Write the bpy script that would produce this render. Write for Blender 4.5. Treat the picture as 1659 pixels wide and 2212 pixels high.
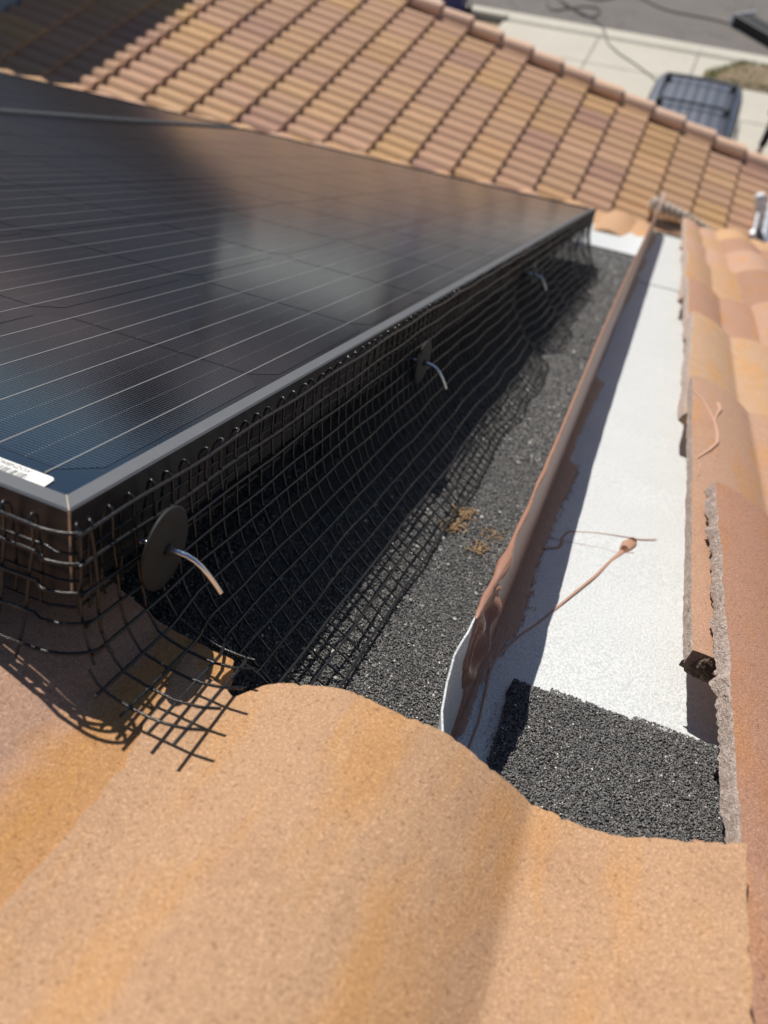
import bpy, math, random
import numpy as np
from mathutils import Matrix, Vector
random.seed(7); rng = np.random.default_rng(7)
SC = bpy.context.scene
COL = SC.collection
for o in list(bpy.data.objects): bpy.data.objects.remove(o)

# ------------------------------------------------------------------ camera, sky, sun, exposure
CO, SI = math.cos(math.radians(26.565)), math.sin(math.radians(26.565))
MR = np.array([[1, 0, 0], [0, CO, SI], [0, -SI, CO]])       # roof frame (across, down the slope, up off the roof) to world
Z0 = 8.0                                                      # height of the roof frame's origin above the ground
RC = np.array([[0.9215305633141694, 0.34416938413780823, 0.1798022688957826],
               [0.31960650080244907, -0.409305000159633, -0.8545882643057633],
               [-0.22052914891842224, 0.8449951786054903, -0.4871858399120317]])
cam_r = np.array([0.1702, -0.1917, 0.1548])
cam = bpy.data.cameras.new('camera'); camo = bpy.data.objects.new('camera', cam); COL.objects.link(camo)
R3 = MR @ RC.T
m4 = Matrix.Identity(4)
for i in range(3):
    m4[i][0], m4[i][1], m4[i][2] = R3[i, 0], -R3[i, 1], -R3[i, 2]
cw = MR @ cam_r
for i in range(3): m4[i][3] = cw[i] + (Z0 if i == 2 else 0)
camo.matrix_world = m4
cam.sensor_fit = 'VERTICAL'; cam.sensor_height = 36.0; cam.lens = 36.0 * 1575.5 / 2212.0
cam.clip_start = 0.01; cam.clip_end = 1500
cam.dof.use_dof = True; cam.dof.focus_distance = 0.395; cam.dof.aperture_fstop = cam.lens / 3.4
cam.dof.aperture_blades = 0
SC.camera = camo

SUN_R = np.array([-0.43, 0.20, 1.0])
SUN_W = MR @ SUN_R; SUN_W /= np.linalg.norm(SUN_W)
EL = math.asin(SUN_W[2]); AZ = math.atan2(SUN_W[0], SUN_W[1])
world = bpy.data.worlds.new('World'); SC.world = world; world.use_nodes = True
nt = world.node_tree; nt.nodes.clear()
sky = nt.nodes.new('ShaderNodeTexSky'); sky.sky_type = 'NISHITA'; sky.sun_disc = False
sky.sun_elevation = EL; sky.sun_rotation = AZ; sky.altitude = 200; sky.air_density = 1.0; sky.dust_density = 0.15; sky.ozone_density = 2.5
bg = nt.nodes.new('ShaderNodeBackground'); bg.inputs[1].default_value = 0.07
wo = nt.nodes.new('ShaderNodeOutputWorld')
nt.links.new(sky.outputs[0], bg.inputs[0]); nt.links.new(bg.outputs[0], wo.inputs[0])
sl = bpy.data.lights.new('sun', 'SUN'); sl.energy = 4.9; sl.angle = math.radians(0.53); sl.color = (1.0, 0.945, 0.87)
so = bpy.data.objects.new('sun', sl); COL.objects.link(so)
so.rotation_euler = Vector(tuple(SUN_W)).to_track_quat('Z', 'Y').to_euler(); so.location = (-20, 30, 40)
SC.view_settings.view_transform = 'Standard'; SC.view_settings.look = 'None'
SC.view_settings.gamma = 1; SC.view_settings.exposure = 0.0; SC.view_settings.use_curve_mapping = False
SC.render.engine = 'CYCLES'
SC.cycles.max_bounces = 8; SC.cycles.sample_clamp_indirect = 6.0

# ------------------------------------------------------------------ materials
def lin(c):
    return tuple((x / 12.92 if x <= .04045 else ((x + .055) / 1.055) ** 2.4) for x in c)
class MT:
    """small helper round a node tree"""
    def __init__(s, name):
        s.m = bpy.data.materials.new(name); s.m.use_nodes = True
        s.t = s.m.node_tree; s.b = s.t.nodes['Principled BSDF']
    def n(s, typ, **kw):
        x = s.t.nodes.new(typ)
        for k, v in kw.items():
            if k.startswith('i_'):
                k = k[2:]; x.inputs[int(k) if k.isdigit() else k.replace('_', ' ')].default_value = v
            else: setattr(x, k, v)
        return x
    def l(s, a, b): s.t.links.new(a, b)
    def coord(s, which='Object'): return s.n('ShaderNodeTexCoord').outputs[which]
    def noise(s, vec, scale, detail=4, rough=.6, typ='ShaderNodeTexNoise'):
        x = s.n(typ); x.inputs['Scale'].default_value = scale
        if 'Detail' in x.inputs: x.inputs['Detail'].default_value = detail
        if 'Roughness' in x.inputs: x.inputs['Roughness'].default_value = rough
        if vec is not None: s.l(vec, x.inputs['Vector'])
        return x
    def ramp(s, fac, stops, interp='LINEAR'):
        x = s.n('ShaderNodeValToRGB'); x.color_ramp.interpolation = interp
        e = x.color_ramp.elements
        while len(e) < len(stops): e.new(.5)
        for k, (p, c) in enumerate(stops):
            e[k].position = p; e[k].color = (*c, 1) if len(c) == 3 else c
        s.l(fac, x.inputs[0]); return x.outputs[0]
    def mix(s, fac, a, b, mode='MIX'):
        x = s.n('ShaderNodeMix', data_type='RGBA', blend_type=mode)
        for sock, v in ((x.inputs[0], fac), (x.inputs[6], a), (x.inputs[7], b)):
            if isinstance(v, (int, float)): sock.default_value = v
            elif isinstance(v, tuple): sock.default_value = (*v, 1) if len(v) == 3 else v
            else: s.l(v, sock)
        return x.outputs[2]
    def math(s, op, a, b=0.0):
        x = s.n('ShaderNodeMath', operation=op)
        for sock, v in ((x.inputs[0], a), (x.inputs[1], b)):
            if isinstance(v, (int, float)): sock.default_value = v
            else: s.l(v, sock)
        return x.outputs[0]
    def bump(s, h, dist, strength=1.0, prev=None):
        x = s.n('ShaderNodeBump'); x.inputs['Distance'].default_value = dist; x.inputs['Strength'].default_value = strength
        s.l(h, x.inputs['Height'])
        if prev is not None: s.l(prev, x.inputs['Normal'])
        return x.outputs[0]
    def done(s, col=None, rough=.5, normal=None, metal=0.0, coat=0.0, coat_rough=.03, spec=.5):
        b = s.b
        for nm, v in (('Base Color', col), ('Roughness', rough), ('Metallic', metal), ('Coat Weight', coat), ('Coat Roughness', coat_rough), ('Specular IOR Level', spec)):
            if v is None: continue
            if isinstance(v, tuple): b.inputs[nm].default_value = (*v, 1)
            elif isinstance(v, (int, float)): b.inputs[nm].default_value = v
            else: s.l(v, b.inputs[nm])
        if normal is not None: s.l(normal, b.inputs['Normal'])
        return s.m

def simple(name, col, rough=.5, metal=0.0, nscale=None, namp=.15, bscale=None, bdist=.001, coat=0.0, spec=.5):
    m = MT(name); v = m.coord(); c = col; nrm = None
    if nscale:
        nz = m.noise(v, nscale, 5).outputs['Fac']
        c = m.mix(nz, tuple(x * (1 - namp) for x in col), tuple(min(1, x * (1 + namp)) for x in col))
    if bscale: nrm = m.bump(m.noise(v, bscale, 4).outputs['Fac'], bdist)
    return m.done(c, rough, nrm, metal, coat, spec=spec)

def tile_mat(name, grain=1.0, bumpd=.00055, stain=True):
    """sanded concrete tile: the object's own colour, cloudy blends, sand grains"""
    m = MT(name); v = m.coord()
    oi = m.n('ShaderNodeObjectInfo'); base = oi.outputs['Color']
    rnd = oi.outputs['Random']
    off = m.n('ShaderNodeVectorMath', operation='ADD'); m.l(v, off.inputs[0])
    cmb = m.n('ShaderNodeCombineXYZ'); m.l(m.math('MULTIPLY', rnd, 13.7), cmb.inputs[0]); m.l(m.math('MULTIPLY', rnd, 7.1), cmb.inputs[1])
    m.l(cmb.outputs[0], off.inputs[1]); vv = off.outputs[0]
    st = m.n('ShaderNodeMapping'); st.inputs['Scale'].default_value = (26, 7, 26); m.l(vv, st.inputs[0])
    cl = m.noise(st.outputs[0], 1.0, 5, .62).outputs['Fac']
    cl2 = m.noise(vv, 38, 5, .65).outputs['Fac']
    c = m.mix(m.ramp(cl, [(.50, (0, 0, 0)), (.64, (1, 1, 1))]), base, m.mix(1.0, base, (1.07, .955, .72), 'MULTIPLY')) if stain else base
    c = m.mix(m.ramp(cl2, [(.5, (0, 0, 0)), (.75, (.6, .6, .6))]), c, m.mix(1.0, c, (.84, .80, .80), 'MULTIPLY'))
    if stain:      # golden lichen stain of its own shape, only on tiles coloured for it (alpha below 1)
        pn_ = m.n('ShaderNodeSeparateXYZ'); m.l(v, pn_.inputs[0])
        wob = m.math('MULTIPLY', m.math('SUBTRACT', m.noise(v, 34, 5, .65).outputs['Fac'], .5), .07)
        fx = m.math('ADD', pn_.outputs[0], wob)
        band = m.ramp(fx, [(.138, (0, 0, 0)), (.162, (.55, .55, .55)), (.20, (.6, .6, .6))])
        sel = m.math('MULTIPLY', band, m.math('SUBTRACT', 1.0, oi.outputs['Alpha']))
        c = m.mix(sel, c, (.44, .205, .035))
    g1 = m.noise(vv, 560 * grain, 4, .75).outputs['Fac']
    g2 = m.noise(vv, 1250 * grain, 3, .7).outputs['Fac']
    c = m.mix(m.ramp(g1, [(.30, (1, 1, 1)), (.46, (0, 0, 0))]), c, m.mix(1.0, c, (.55, .49, .46), 'MULTIPLY'))
    c = m.mix(m.ramp(g2, [(.50, (0, 0, 0)), (.64, (1, 1, 1))]), c, m.mix(1.0, c, (1.5, 1.58, 1.68), 'MULTIPLY'))
    vo = m.noise(vv, 330 * grain, typ='ShaderNodeTexVoronoi')
    pick = m.n('ShaderNodeSeparateColor'); m.l(vo.outputs['Color'], pick.inputs[0])
    near = m.math('LESS_THAN', vo.outputs['Distance'], .30)
    pale = m.math('MULTIPLY', near, m.math('GREATER_THAN', pick.outputs[0], .91))
    dark = m.math('MULTIPLY', near, m.math('GREATER_THAN', pick.outputs[1], .955))
    c = m.mix(m.math('MULTIPLY', pale, .9), c, (.90, .84, .76)); c = m.mix(m.math('MULTIPLY', dark, .8), c, (.12, .085, .065))
    h = m.math('ADD', m.math('MULTIPLY', g1, 1.0), m.math('MULTIPLY', g2, .8))
    h = m.math('ADD', h, m.math('MULTIPLY', pale, .5))
    nrm = m.bump(h, bumpd)
    rough = m.mix(pale, (.82, .82, .82), (.22, .22, .22))
    return m.done(c, rough, nrm, spec=.35)

M = {}
M['tile'] = tile_mat('sanded_concrete_tile')
M['tile_far'] = tile_mat('concrete_tile', .25, .0012, False)
def raw_mat():
    m = MT('broken_concrete'); v = m.coord()
    a = m.noise(v, 260, 5, .75).outputs['Fac']; b = m.noise(v, 700, 3, .7).outputs['Fac']
    c = m.ramp(a, [(.3, (.38, .275, .22)), (.48, (.55, .43, .36)), (.62, (.68, .57, .50)), (.74, (.82, .75, .69))])
    return m.done(c, .9, m.bump(m.math('ADD', a, b), .0022), spec=.3)
M['raw'] = raw_mat()
M['mortar'] = simple('old_mortar', (.20, .135, .09), .95, nscale=300, namp=.6, bscale=350, bdist=.003)
def cap_mat():
    m = MT('granulated_felt'); v = m.coord()
    a = m.noise(v, 420, 4, .75).outputs['Fac']; b = m.noise(v, 35, 3).outputs['Fac']
    c = m.ramp(a, [(.30, (.03, .03, .031)), (.5, (.075, .074, .073)), (.68, (.14, .137, .133))])
    c = m.mix(b, m.mix(1.0, c, (.8, .8, .8), 'MULTIPLY'), m.mix(1.0, c, (1.25, 1.2, 1.15), 'MULTIPLY'))
    return m.done(c, .85, m.bump(a, .0025), spec=.4)
M['cap'] = cap_mat()
def granule_mat():
    m = MT('slate_granules'); g = m.n('ShaderNodeNewGeometry')
    r = g.outputs['Random Per Island']
    c = m.ramp(r, [(0, (.048, .048, .049)), (.35, (.115, .114, .112)), (.72, (.195, .190, .185)), (.978, (.23, .22, .21)), (.983, (.26, .16, .11)), (.986, (.42, .40, .36)), (.990, (.70, .68, .62))], 'LINEAR')
    return m.done(c, .62, None, spec=.5)
M['granule'] = granule_mat()
def white_mat():
    m = MT('white_coated_metal'); v = m.coord()
    a = m.noise(v, 620, 3, .6).outputs['Fac']; b = m.noise(v, 14, 4).outputs['Fac']; d = m.noise(v, 1100, 2).outputs['Fac']
    c = m.mix(b, (.66, .68, .672), (.765, .78, .77))
    c = m.mix(m.ramp(a, [(.42, (.9, .9, .9)), (.56, (0, 0, 0))]), c, m.mix(1.0, c, (.74, .77, .79), 'MULTIPLY'))
    sp = m.noise(v, 300, typ='ShaderNodeTexVoronoi')
    pk = m.n('ShaderNodeSeparateColor'); m.l(sp.outputs['Color'], pk.inputs[0])
    dots = m.math('MULTIPLY', m.math('LESS_THAN', sp.outputs['Distance'], .16), m.math('GREATER_THAN', pk.outputs[0], .985))
    c = m.mix(m.math('MULTIPLY', dots, .8), c, (.30, .26, .22))
    sm = m.ramp(m.noise(v, 55, 5, .7).outputs['Fac'], [(.60, (0, 0, 0)), (.78, (.35, .35, .35))])
    c = m.mix(sm, c, (.56, .52, .47))
    return m.done(c, .42, m.bump(m.math('ADD', a, m.math('MULTIPLY', d, .4)), .0008), spec=.5)
M['white'] = white_mat()
def paint_mat(name, col, rough):
    m = MT(name); v = m.coord()
    mp = m.n('ShaderNodeMapping'); mp.inputs['Scale'].default_value = (900, 60, 900); m.l(v, mp.inputs[0])
    s = m.noise(mp.outputs[0], 1.0, 3).outputs['Fac']; b = m.noise(v, 60, 4).outputs['Fac']
    c = m.mix(b, tuple(x * .86 for x in col), tuple(x * 1.12 for x in col))
    c = m.mix(m.ramp(s, [(.62, (0, 0, 0)), (.8, (.4, .4, .4))]), c, tuple(min(1, x * 1.5 + .04) for x in col))
    return m.done(c, rough, m.bump(m.math('ADD', s, b), .0006), spec=.5)
M['paint'] = paint_mat('brown_brushed_paint', (.36, .185, .125), .34)
M['drip'] = paint_mat('spilled_brown_paint', (.46, .265, .18), .4)
def frame_mat():
    m = MT('black_anodised_frame'); v = m.coord()
    a = m.noise(v, 90, 3).outputs['Fac']
    c = m.mix(a, (.026, .027, .029), (.036, .037, .039))
    return m.done(c, m.mix(a, (.40, .40, .40), (.5, .5, .5)), None, spec=.4)
M['frame'] = frame_mat()
M['lip'] = simple('sunlit_frame_lip', (.105, .111, .120), .45, nscale=70, namp=.12, spec=.4)  # lighter copy of the frame colour, paints sunlight onto the top lip
M['frame_edge'] = simple('bare_mitre_edge', (.55, .48, .38), .4, .6)
def cell_mat(name, col, fingers=True):
    m = MT(name); v = m.coord()
    xyz = m.n('ShaderNodeSeparateXYZ'); m.l(v, xyz.inputs[0])
    dust = m.noise(v, 45, 6, .7).outputs['Fac']; c = col
    if fingers:
        fr = m.math('FRACT', m.math('MULTIPLY', xyz.outputs[1], 1 / .00195))
        ln = m.math('LESS_THAN', fr, .17)
        c = m.mix(ln, col, (.085, .083, .09))
        # faint dotted pads halfway between the ribbons
        ff = m.math('FRACT', m.math('ADD', m.math('MULTIPLY', xyz.outputs[0], 1 / .0316), .5))
        pad = m.math('LESS_THAN', m.math('ABSOLUTE', m.math('SUBTRACT', ff, .0)), .022)
        c = m.mix(m.math('MULTIPLY', pad, m.math('MULTIPLY', ln, .9)), c, (.34, .33, .32))
    c = m.mix(m.ramp(dust, [(.5, (0, 0, 0)), (.8, (.012, .012, .012))]), c, (.42, .36, .30))
    nrm = m.bump(m.noise(v, 900, 2).outputs['Fac'], .00004)
    b = m.b
    m.done(c, .05, nrm, coat=0.0, spec=.5)
    b.inputs['IOR'].default_value = 1.7
    b.inputs['Thin Film Thickness'].default_value = 172.0; b.inputs['Thin Film IOR'].default_value = 1.45
    return m.m
M['cell'] = cell_mat('monocrystalline_cell', (.0065, .0065, .012))
M['sheet'] = cell_mat('black_backsheet', (.0145, .0145, .020), False)
M['ribbon'] = simple('tinned_ribbon', (.19, .19, .195), .4, .3, coat=.6)
M['sticker'] = simple('white_label', (.80, .79, .74), .5, nscale=60, namp=.04)
M['ink'] = simple('grey_label_ink', (.10, .10, .11), .6)
M['wire'] = simple('black_pvc_wire', (.014, .014, .015), .27, bscale=800, bdist=.00025, spec=.55)
M['washer'] = simple('matt_black_plastic', (.013, .014, .0125), .65, bscale=300, bdist=.0002)
M['alu'] = simple('bright_aluminium', (.80, .80, .80), .22, 1.0)
M['stucco'] = simple('stucco', (.42, .36, .30), .9, nscale=8, namp=.1, bscale=120, bdist=.003)
M['greystucco'] = simple('grey_stucco', (.34, .36, .38), .9, nscale=8, namp=.1, bscale=120, bdist=.003)
M['fascia'] = simple('painted_fascia', (.28, .20, .15), .6, nscale=12)
M['gutter'] = simple('grey_gutter_metal', (.42, .44, .47), .4, .3)
M['flash_dark'] = simple('dark_underlay', (.03, .026, .023), .9, nscale=40)
M['asphalt'] = None
def asphalt_mat():
    m = MT('asphalt'); v = m.coord()
    a = m.noise(v, 1.1, 6, .65).outputs['Fac']; b = m.noise(v, 120, 3).outputs['Fac']; k = m.noise(v, .35, 5, .7).outputs['Fac']
    c = m.mix(a, (.175, .156, .140), (.235, .212, .193))
    c = m.mix(m.ramp(k, [(.485, (0, 0, 0)), (.5, (.45, .45, .45)), (.515, (0, 0, 0))]), c, (.07, .065, .06))
    c = m.mix(m.math('MULTIPLY', b, .3), c, (.12, .112, .105))
    return m.done(c, .9, m.bump(b, .004), spec=.3)
M['asphalt'] = asphalt_mat()
def conc_mat():
    m = MT('pale_concrete'); v = m.coord()
    a = m.noise(v, .9, 6, .65).outputs['Fac']; b = m.noise(v, 5, 5, .7).outputs['Fac']; d = m.noise(v, 90, 3).outputs['Fac']
    c = m.mix(a, (.53, .495, .405), (.66, .62, .53))
    c = m.mix(m.ramp(b, [(.55, (0, 0, 0)), (.8, (.45, .45, .45))]), c, (.36, .33, .28))
    return m.done(c, .88, m.bump(d, .002), spec=.3)
M['concrete'] = conc_mat()
M['soil'] = simple('dry_soil', (.34, .25, .165), .95, nscale=3, namp=.35, bscale=30, bdist=.02)
def blade_mat():
    m = MT('patchy_grass'); g = m.n('ShaderNodeNewGeometry'); v = m.coord()
    p = m.noise(v, 1.6, 4, .65).outputs['Fac']
    f = m.math('ADD', m.math('MULTIPLY', p, .9), m.math('MULTIPLY', g.outputs['Random Per Island'], .25))
    c = m.ramp(f, [(.46, (.15, .22, .04)), (.60, (.24, .28, .07)), (.67, (.52, .42, .25)), (.88, (.64, .51, .34))])
    return m.done(c, .8, spec=.2)
M['grass'] = blade_mat()
M['bin'] = simple('blue_bin_plastic', (.018, .022, .14), .45)
M['bindark'] = simple('dark_bin_plastic', (.03, .035, .045), .5)
M['rubber'] = simple('black_rubber', (.018, .018, .018), .8)
M['hose'] = simple('dark_hose', (.055, .048, .04), .6)
M['carpaint'] = simple('grey_blue_car_paint', (.105, .115, .145), .4, .1, nscale=4, namp=.08, coat=.25)
M['carroof'] = simple('dusty_car_roof', (.165, .17, .19), .45, .25, nscale=3, namp=.12, coat=.3)
M['carblack'] = simple('black_car_trim', (.02, .02, .022), .4)
M['carglass'] = simple('tinted_car_glass', (.012, .014, .02), .06, coat=1.0)
M['lamp'] = simple('lamp_lens', (.6, .6, .62), .1, coat=1.0)
M['trouser'] = simple('black_cloth', (.014, .012, .013), .85, bscale=60, bdist=.004)
M['shirt'] = simple('dark_shirt', (.03, .035, .05), .85, bscale=60, bdist=.004)
M['skin'] = simple('skin', (.36, .21, .14), .5)
M['hair'] = simple('dark_hair', (.02, .015, .012), .6)
M['casebody'] = simple('black_case', (.016, .015, .016), .55)
M['casewhite'] = simple('white_case_end', (.80, .81, .84), .35)
M['casetext'] = simple('pale_lettering', (.5, .5, .49), .6)
M['ladder'] = simple('ladder_aluminium', (.86, .87, .88), .32, .55)
M['pipe'] = simple('pale_ribbed_plastic', (.52, .46, .38), .7, nscale=20, namp=.2)
M['pole'] = simple('tan_pole', (.50, .38, .30), .6, nscale=30)
M['straw'] = simple('dry_straw', (.33, .215, .115), .9, nscale=200, namp=.5)
M['nb_wall'] = simple('neighbour_stucco', (.60, .51, .41), .9, nscale=2, namp=.08)
M['nb_roof'] = simple('neighbour_roof', (.36, .22, .16), .9, nscale=6, namp=.3, bscale=20, bdist=.05)
M['nb_door'] = simple('garage_door', (.50, .47, .42), .6)
M['nb_glass'] = simple('dark_window_glass', (.02, .025, .03), .08, coat=1)
M['hill'] = simple('brown_scrub_hill', (.25, .165, .125), .95, nscale=.05, namp=.4)
M['bark'] = simple('bark', (.09, .06, .04), .95, bscale=30, bdist=.02)
def leaf_mat():
    m = MT('leaves'); g = m.n('ShaderNodeNewGeometry')
    c = m.ramp(g.outputs['Random Per Island'], [(0, (.020, .045, .012)), (.6, (.05, .09, .022)), (1, (.09, .12, .035))])
    return m.done(c, .6, spec=.3)
M['leaf'] = leaf_mat()

# ------------------------------------------------------------------ mesh helpers
class MB:
    def __init__(s): s.v = []; s.f = []; s.mi = []; s.n = 0; s.smooth = []
    def add(s, verts, faces, mat=0, smooth=False):
        verts = np.asarray(verts, float).reshape(-1, 3); b = s.n
        s.v.append(verts); s.n += len(verts)
        for f in faces: s.f.append(tuple(int(i) + b for i in f)); s.mi.append(mat); s.smooth.append(smooth)
    def grid(s, P, mat=0, smooth=True, flip=False):
        P = np.asarray(P, float); a, b = P.shape[:2]
        fs = []
        for i in range(a - 1):
            for j in range(b - 1):
                q = (i * b + j, (i + 1) * b + j, (i + 1) * b + j + 1, i * b + j + 1)
                fs.append(q[::-1] if flip else q)
        s.add(P.reshape(-1, 3), fs, mat, smooth)
    def box(s, lo, hi, mat=0, M4=None):
        x0, y0, z0 = lo; x1, y1, z1 = hi
        v = np.array([(x0, y0, z0), (x1, y0, z0), (x1, y1, z0), (x0, y1, z0), (x0, y0, z1), (x1, y0, z1), (x1, y1, z1), (x0, y1, z1)], float)
        if M4 is not None: v = v @ np.asarray(M4)[:3, :3].T + np.asarray(M4)[:3, 3]
        s.add(v, [(3, 2, 1, 0), (4, 5, 6, 7), (0, 1, 5, 4), (1, 2, 6, 5), (2, 3, 7, 6), (3, 0, 4, 7)], mat)
    def tube(s, pts, r, k=6, mat=0, caps=True, smooth=True):
        P = np.asarray(pts, float); n = len(P)
        rr = np.full(n, r) if np.isscalar(r) else np.asarray(r, float)
        T = np.gradient(P, axis=0); T /= np.linalg.norm(T, axis=1)[:, None] + 1e-12
        ref = np.array([0, 0, 1.0]) if abs(T[0][2]) < .8 else np.array([1.0, 0, 0])
        N = np.cross(T[0], ref); N /= np.linalg.norm(N)
        ang = np.arange(k) * 2 * np.pi / k; rows = []
        for i in range(n):
            N = N - T[i] * (N @ T[i]); N /= np.linalg.norm(N) + 1e-12; B = np.cross(T[i], N)
            rows.append(P[i] + rr[i] * (np.cos(ang)[:, None] * N + np.sin(ang)[:, None] * B))
        V = np.concatenate(rows); fs = []
        for i in range(n - 1):
            for j in range(k):
                a, b2 = i * k + j, i * k + (j + 1) % k
                fs.append((a, b2, b2 + k, a + k))
        s.add(V, fs, mat, smooth)
        if caps: s.add(rows[0], [tuple(range(k))[::-1]], mat); s.add(rows[-1], [tuple(range(k))], mat)
    def lathe(s, prof, k=24, mat=0, c=(0, 0, 0), smooth=True):
        ang = np.arange(k) * 2 * np.pi / k
        rows = [np.stack([r * np.cos(ang) + c[0], r * np.sin(ang) + c[1], np.full(k, z + c[2])], 1) for r, z in prof]
        V = np.concatenate(rows); fs = []
        for i in range(len(prof) - 1):
            for j in range(k):
                a, b2 = i * k + j, i * k + (j + 1) % k
                fs.append((a, b2, b2 + k, a + k))
        s.add(V, fs, mat, smooth)
    def mesh(s, name, mats, T=None):
        V = np.concatenate(s.v) if s.v else np.zeros((0, 3))
        if T is not None: V = V @ np.asarray(T)[:3, :3].T + np.asarray(T)[:3, 3]
        me = bpy.data.meshes.new(name); me.from_pydata(V.tolist(), [], s.f)
        for m in (mats if isinstance(mats, (list, tuple)) else [mats]): me.materials.append(m)
        me.polygons.foreach_set('material_index', s.mi); me.polygons.foreach_set('use_smooth', s.smooth)
        me.update(); return me
    def build(s, name, mats, parent=None, loc=None, T=None):
        return link(name, s.mesh(name, mats, T), parent, loc)
def link(name, me, parent=None, loc=None, rot=None):
    o = bpy.data.objects.new(name, me); COL.objects.link(o)
    if parent is not None: o.parent = parent
    if loc is not None: o.location = loc
    if rot is not None: o.rotation_euler = rot
    return o
def thing(name, label, cat, loc=(0, 0, 0), group=None, roof=False):
    o = bpy.data.objects.new(name, None); o.empty_display_size = .1; COL.objects.link(o)
    o['label'] = label; o['category'] = cat
    if group: o['group'] = group
    if roof:
        o.matrix_world = roofM() @ Matrix.Translation(loc)
    else: o.location = loc
    return o
def tag(o, label, cat=None, group=None, kind=None):
    o['label'] = label
    if cat: o['category'] = cat
    if group: o['group'] = group
    if kind: o['kind'] = kind
    return o
def roofM():
    m = Matrix.Identity(4)
    for i in range(3):
        for j in range(3): m[i][j] = MR[i, j]
    m[2][3] = Z0
    return m
def rw(u, v, w):
    p = MR @ np.array([u, v, w], float); return (p[0], p[1], p[2] + Z0)
def shift(P, b): return np.asarray(P, float) - np.asarray(b, float)
def text_mesh(body, size, name, mat):
    cu = bpy.data.curves.new(name, 'FONT'); cu.body = body; cu.size = size; cu.extrude = 0.0
    ob = bpy.data.objects.new(name, cu); COL.objects.link(ob)
    dg = bpy.context.evaluated_depsgraph_get()
    me = bpy.data.meshes.new_from_object(ob.evaluated_get(dg)); bpy.data.objects.remove(ob); bpy.data.curves.remove(cu)
    me.name = name; me.materials.clear(); me.materials.append(mat); return me

# ================================================================== SETTING
g = MB(); g.box((-300, -300, -1.0), (300, 600, -.06)); gr = g.build('ground', M['soil']); tag(gr, 'bare ground under and around the street', kind='structure')
r = MB(); r.box((-60, 22.14, -.055), (60, 30.2, 0.0)); rd = r.build('road', M['asphalt']); tag(rd, 'grey asphalt street beyond the driveway', kind='structure')
# gutter strips and kerb of the near side
drv = bpy.data.objects.new('driveway', None); COL.objects.link(drv); tag(drv, 'pale concrete driveway in jointed slabs', kind='structure')
def slab(x0, x1, y0, y1, z=.015, parent=drv):
    b = MB(); gp = .011
    b.box((x0 + gp, y0 + gp, -.05), (x1 - gp, y1 - gp, z)); o = b.build('slab', M['concrete'], parent)
    md = o.modifiers.new('edge', 'BEVEL'); md.width = .012; md.segments = 2
xs = [-5.4, -2.8, -.26]; ys = [8.6, 11.6, 15.1, 18.5, 19.95, 21.5]
for i in range(2):
    for j in range(5): slab(xs[i], xs[i + 1], ys[j], ys[j + 1])
for (x0, x1) in ((-.26, .98), (.98, 3.2), (3.2, 6.0)):
    for (y0, y1) in ((8.6, 11.6), (11.6, 15.1), (15.1, 18.5), (18.5, 20.1)): slab(x0, x1, y0, y1)
slab(-.26, .93, 20.1, 21.5)
for x0 in (-13.0, -10.4, -7.9): slab(x0, x0 + 2.5, 18.5, 19.95)
kb = bpy.data.objects.new('kerb', None); COL.objects.link(kb); tag(kb, 'pale concrete kerb and gutter along the street', kind='structure')
def kerb_piece(x0, x1):
    b = MB()
    prof = [(21.52, .02), (21.60, .055), (21.66, .05), (21.74, .012), (22.13, .006), (22.13, -.05), (21.52, -.05)]
    if x1 < -5.2 or x0 > 1.9: prof[0] = (21.52, .11); prof[1] = (21.62, .13); prof[2] = (21.68, .11)
    A = [(x0 + .004, y, z) for y, z in prof]; B = [(x1 - .004, y, z) for y, z in prof]; n = len(prof)
    b.add(A + B, [(i, (i + 1) % n, (i + 1) % n + n, i + n) for i in range(n)] + [tuple(range(n))[::-1], tuple(range(n, 2 * n))])
    b.build('kerb_stone', M['concrete'], kb)
for x0 in np.arange(-14.0, 12.1, 2.54): kerb_piece(-.26 + round((x0 + .26) / 2.54) * 2.54, -.26 + (round((x0 + .26) / 2.54) + 1) * 2.54)

# grass patch at the corner of the driveway
gp_ = MB(); N = 26
edge_l = lambda y: np.interp(y, [20.1, 20.56, 21.2, 21.5], [.0, .02, .55, .80])
P = np.zeros((N, N, 3))
for i in range(N):
    y = 20.12 + (21.5 - 20.12) * i / (N - 1)
    for j in range(N):
        x = edge_l(y) + (7 - edge_l(y)) * (j / (N - 1)) ** 1.5
        ed = min(1, 6 * min(i / (N - 1), 1 - i / (N - 1), j / (N - 1) + .0))
        P[i, j] = (x, y, .02 + .055 * ed + .02 * ed * rng.random())
gp_.grid(P, flip=True)
gb = gp_.build('verge', M['soil']); tag(gb, 'dry verge with patchy grass at the driveway corner', kind='structure')
nb = 4200; bx_ = rng.random(nb); by = 20.14 + rng.random(nb) * 1.36; bx = edge_l(by) + .02 + bx_ ** 1.3 * 4.5
h = .02 + .03 * rng.random(nb); a = rng.random(nb) * 6.28; wd = .010 + .01 * rng.random(nb)
ln_ = rng.normal(0, .025, (nb, 2)); z = .06 + rng.random(nb) * .02
V = np.stack([np.stack([bx - wd * np.cos(a), by - wd * np.sin(a), z], 1), np.stack([bx + wd * np.cos(a), by + wd * np.sin(a), z], 1), np.stack([bx + ln_[:, 0], by + ln_[:, 1], z + h], 1)], 1).reshape(-1, 3)
me = bpy.data.meshes.new('grass'); me.from_pydata(V.tolist(), [], [(3 * i, 3 * i + 1, 3 * i + 2) for i in range(nb)]); me.materials.append(M['grass'])
tag(link('grass', me), 'patchy green and brown grass on the verge', kind='stuff')

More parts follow.
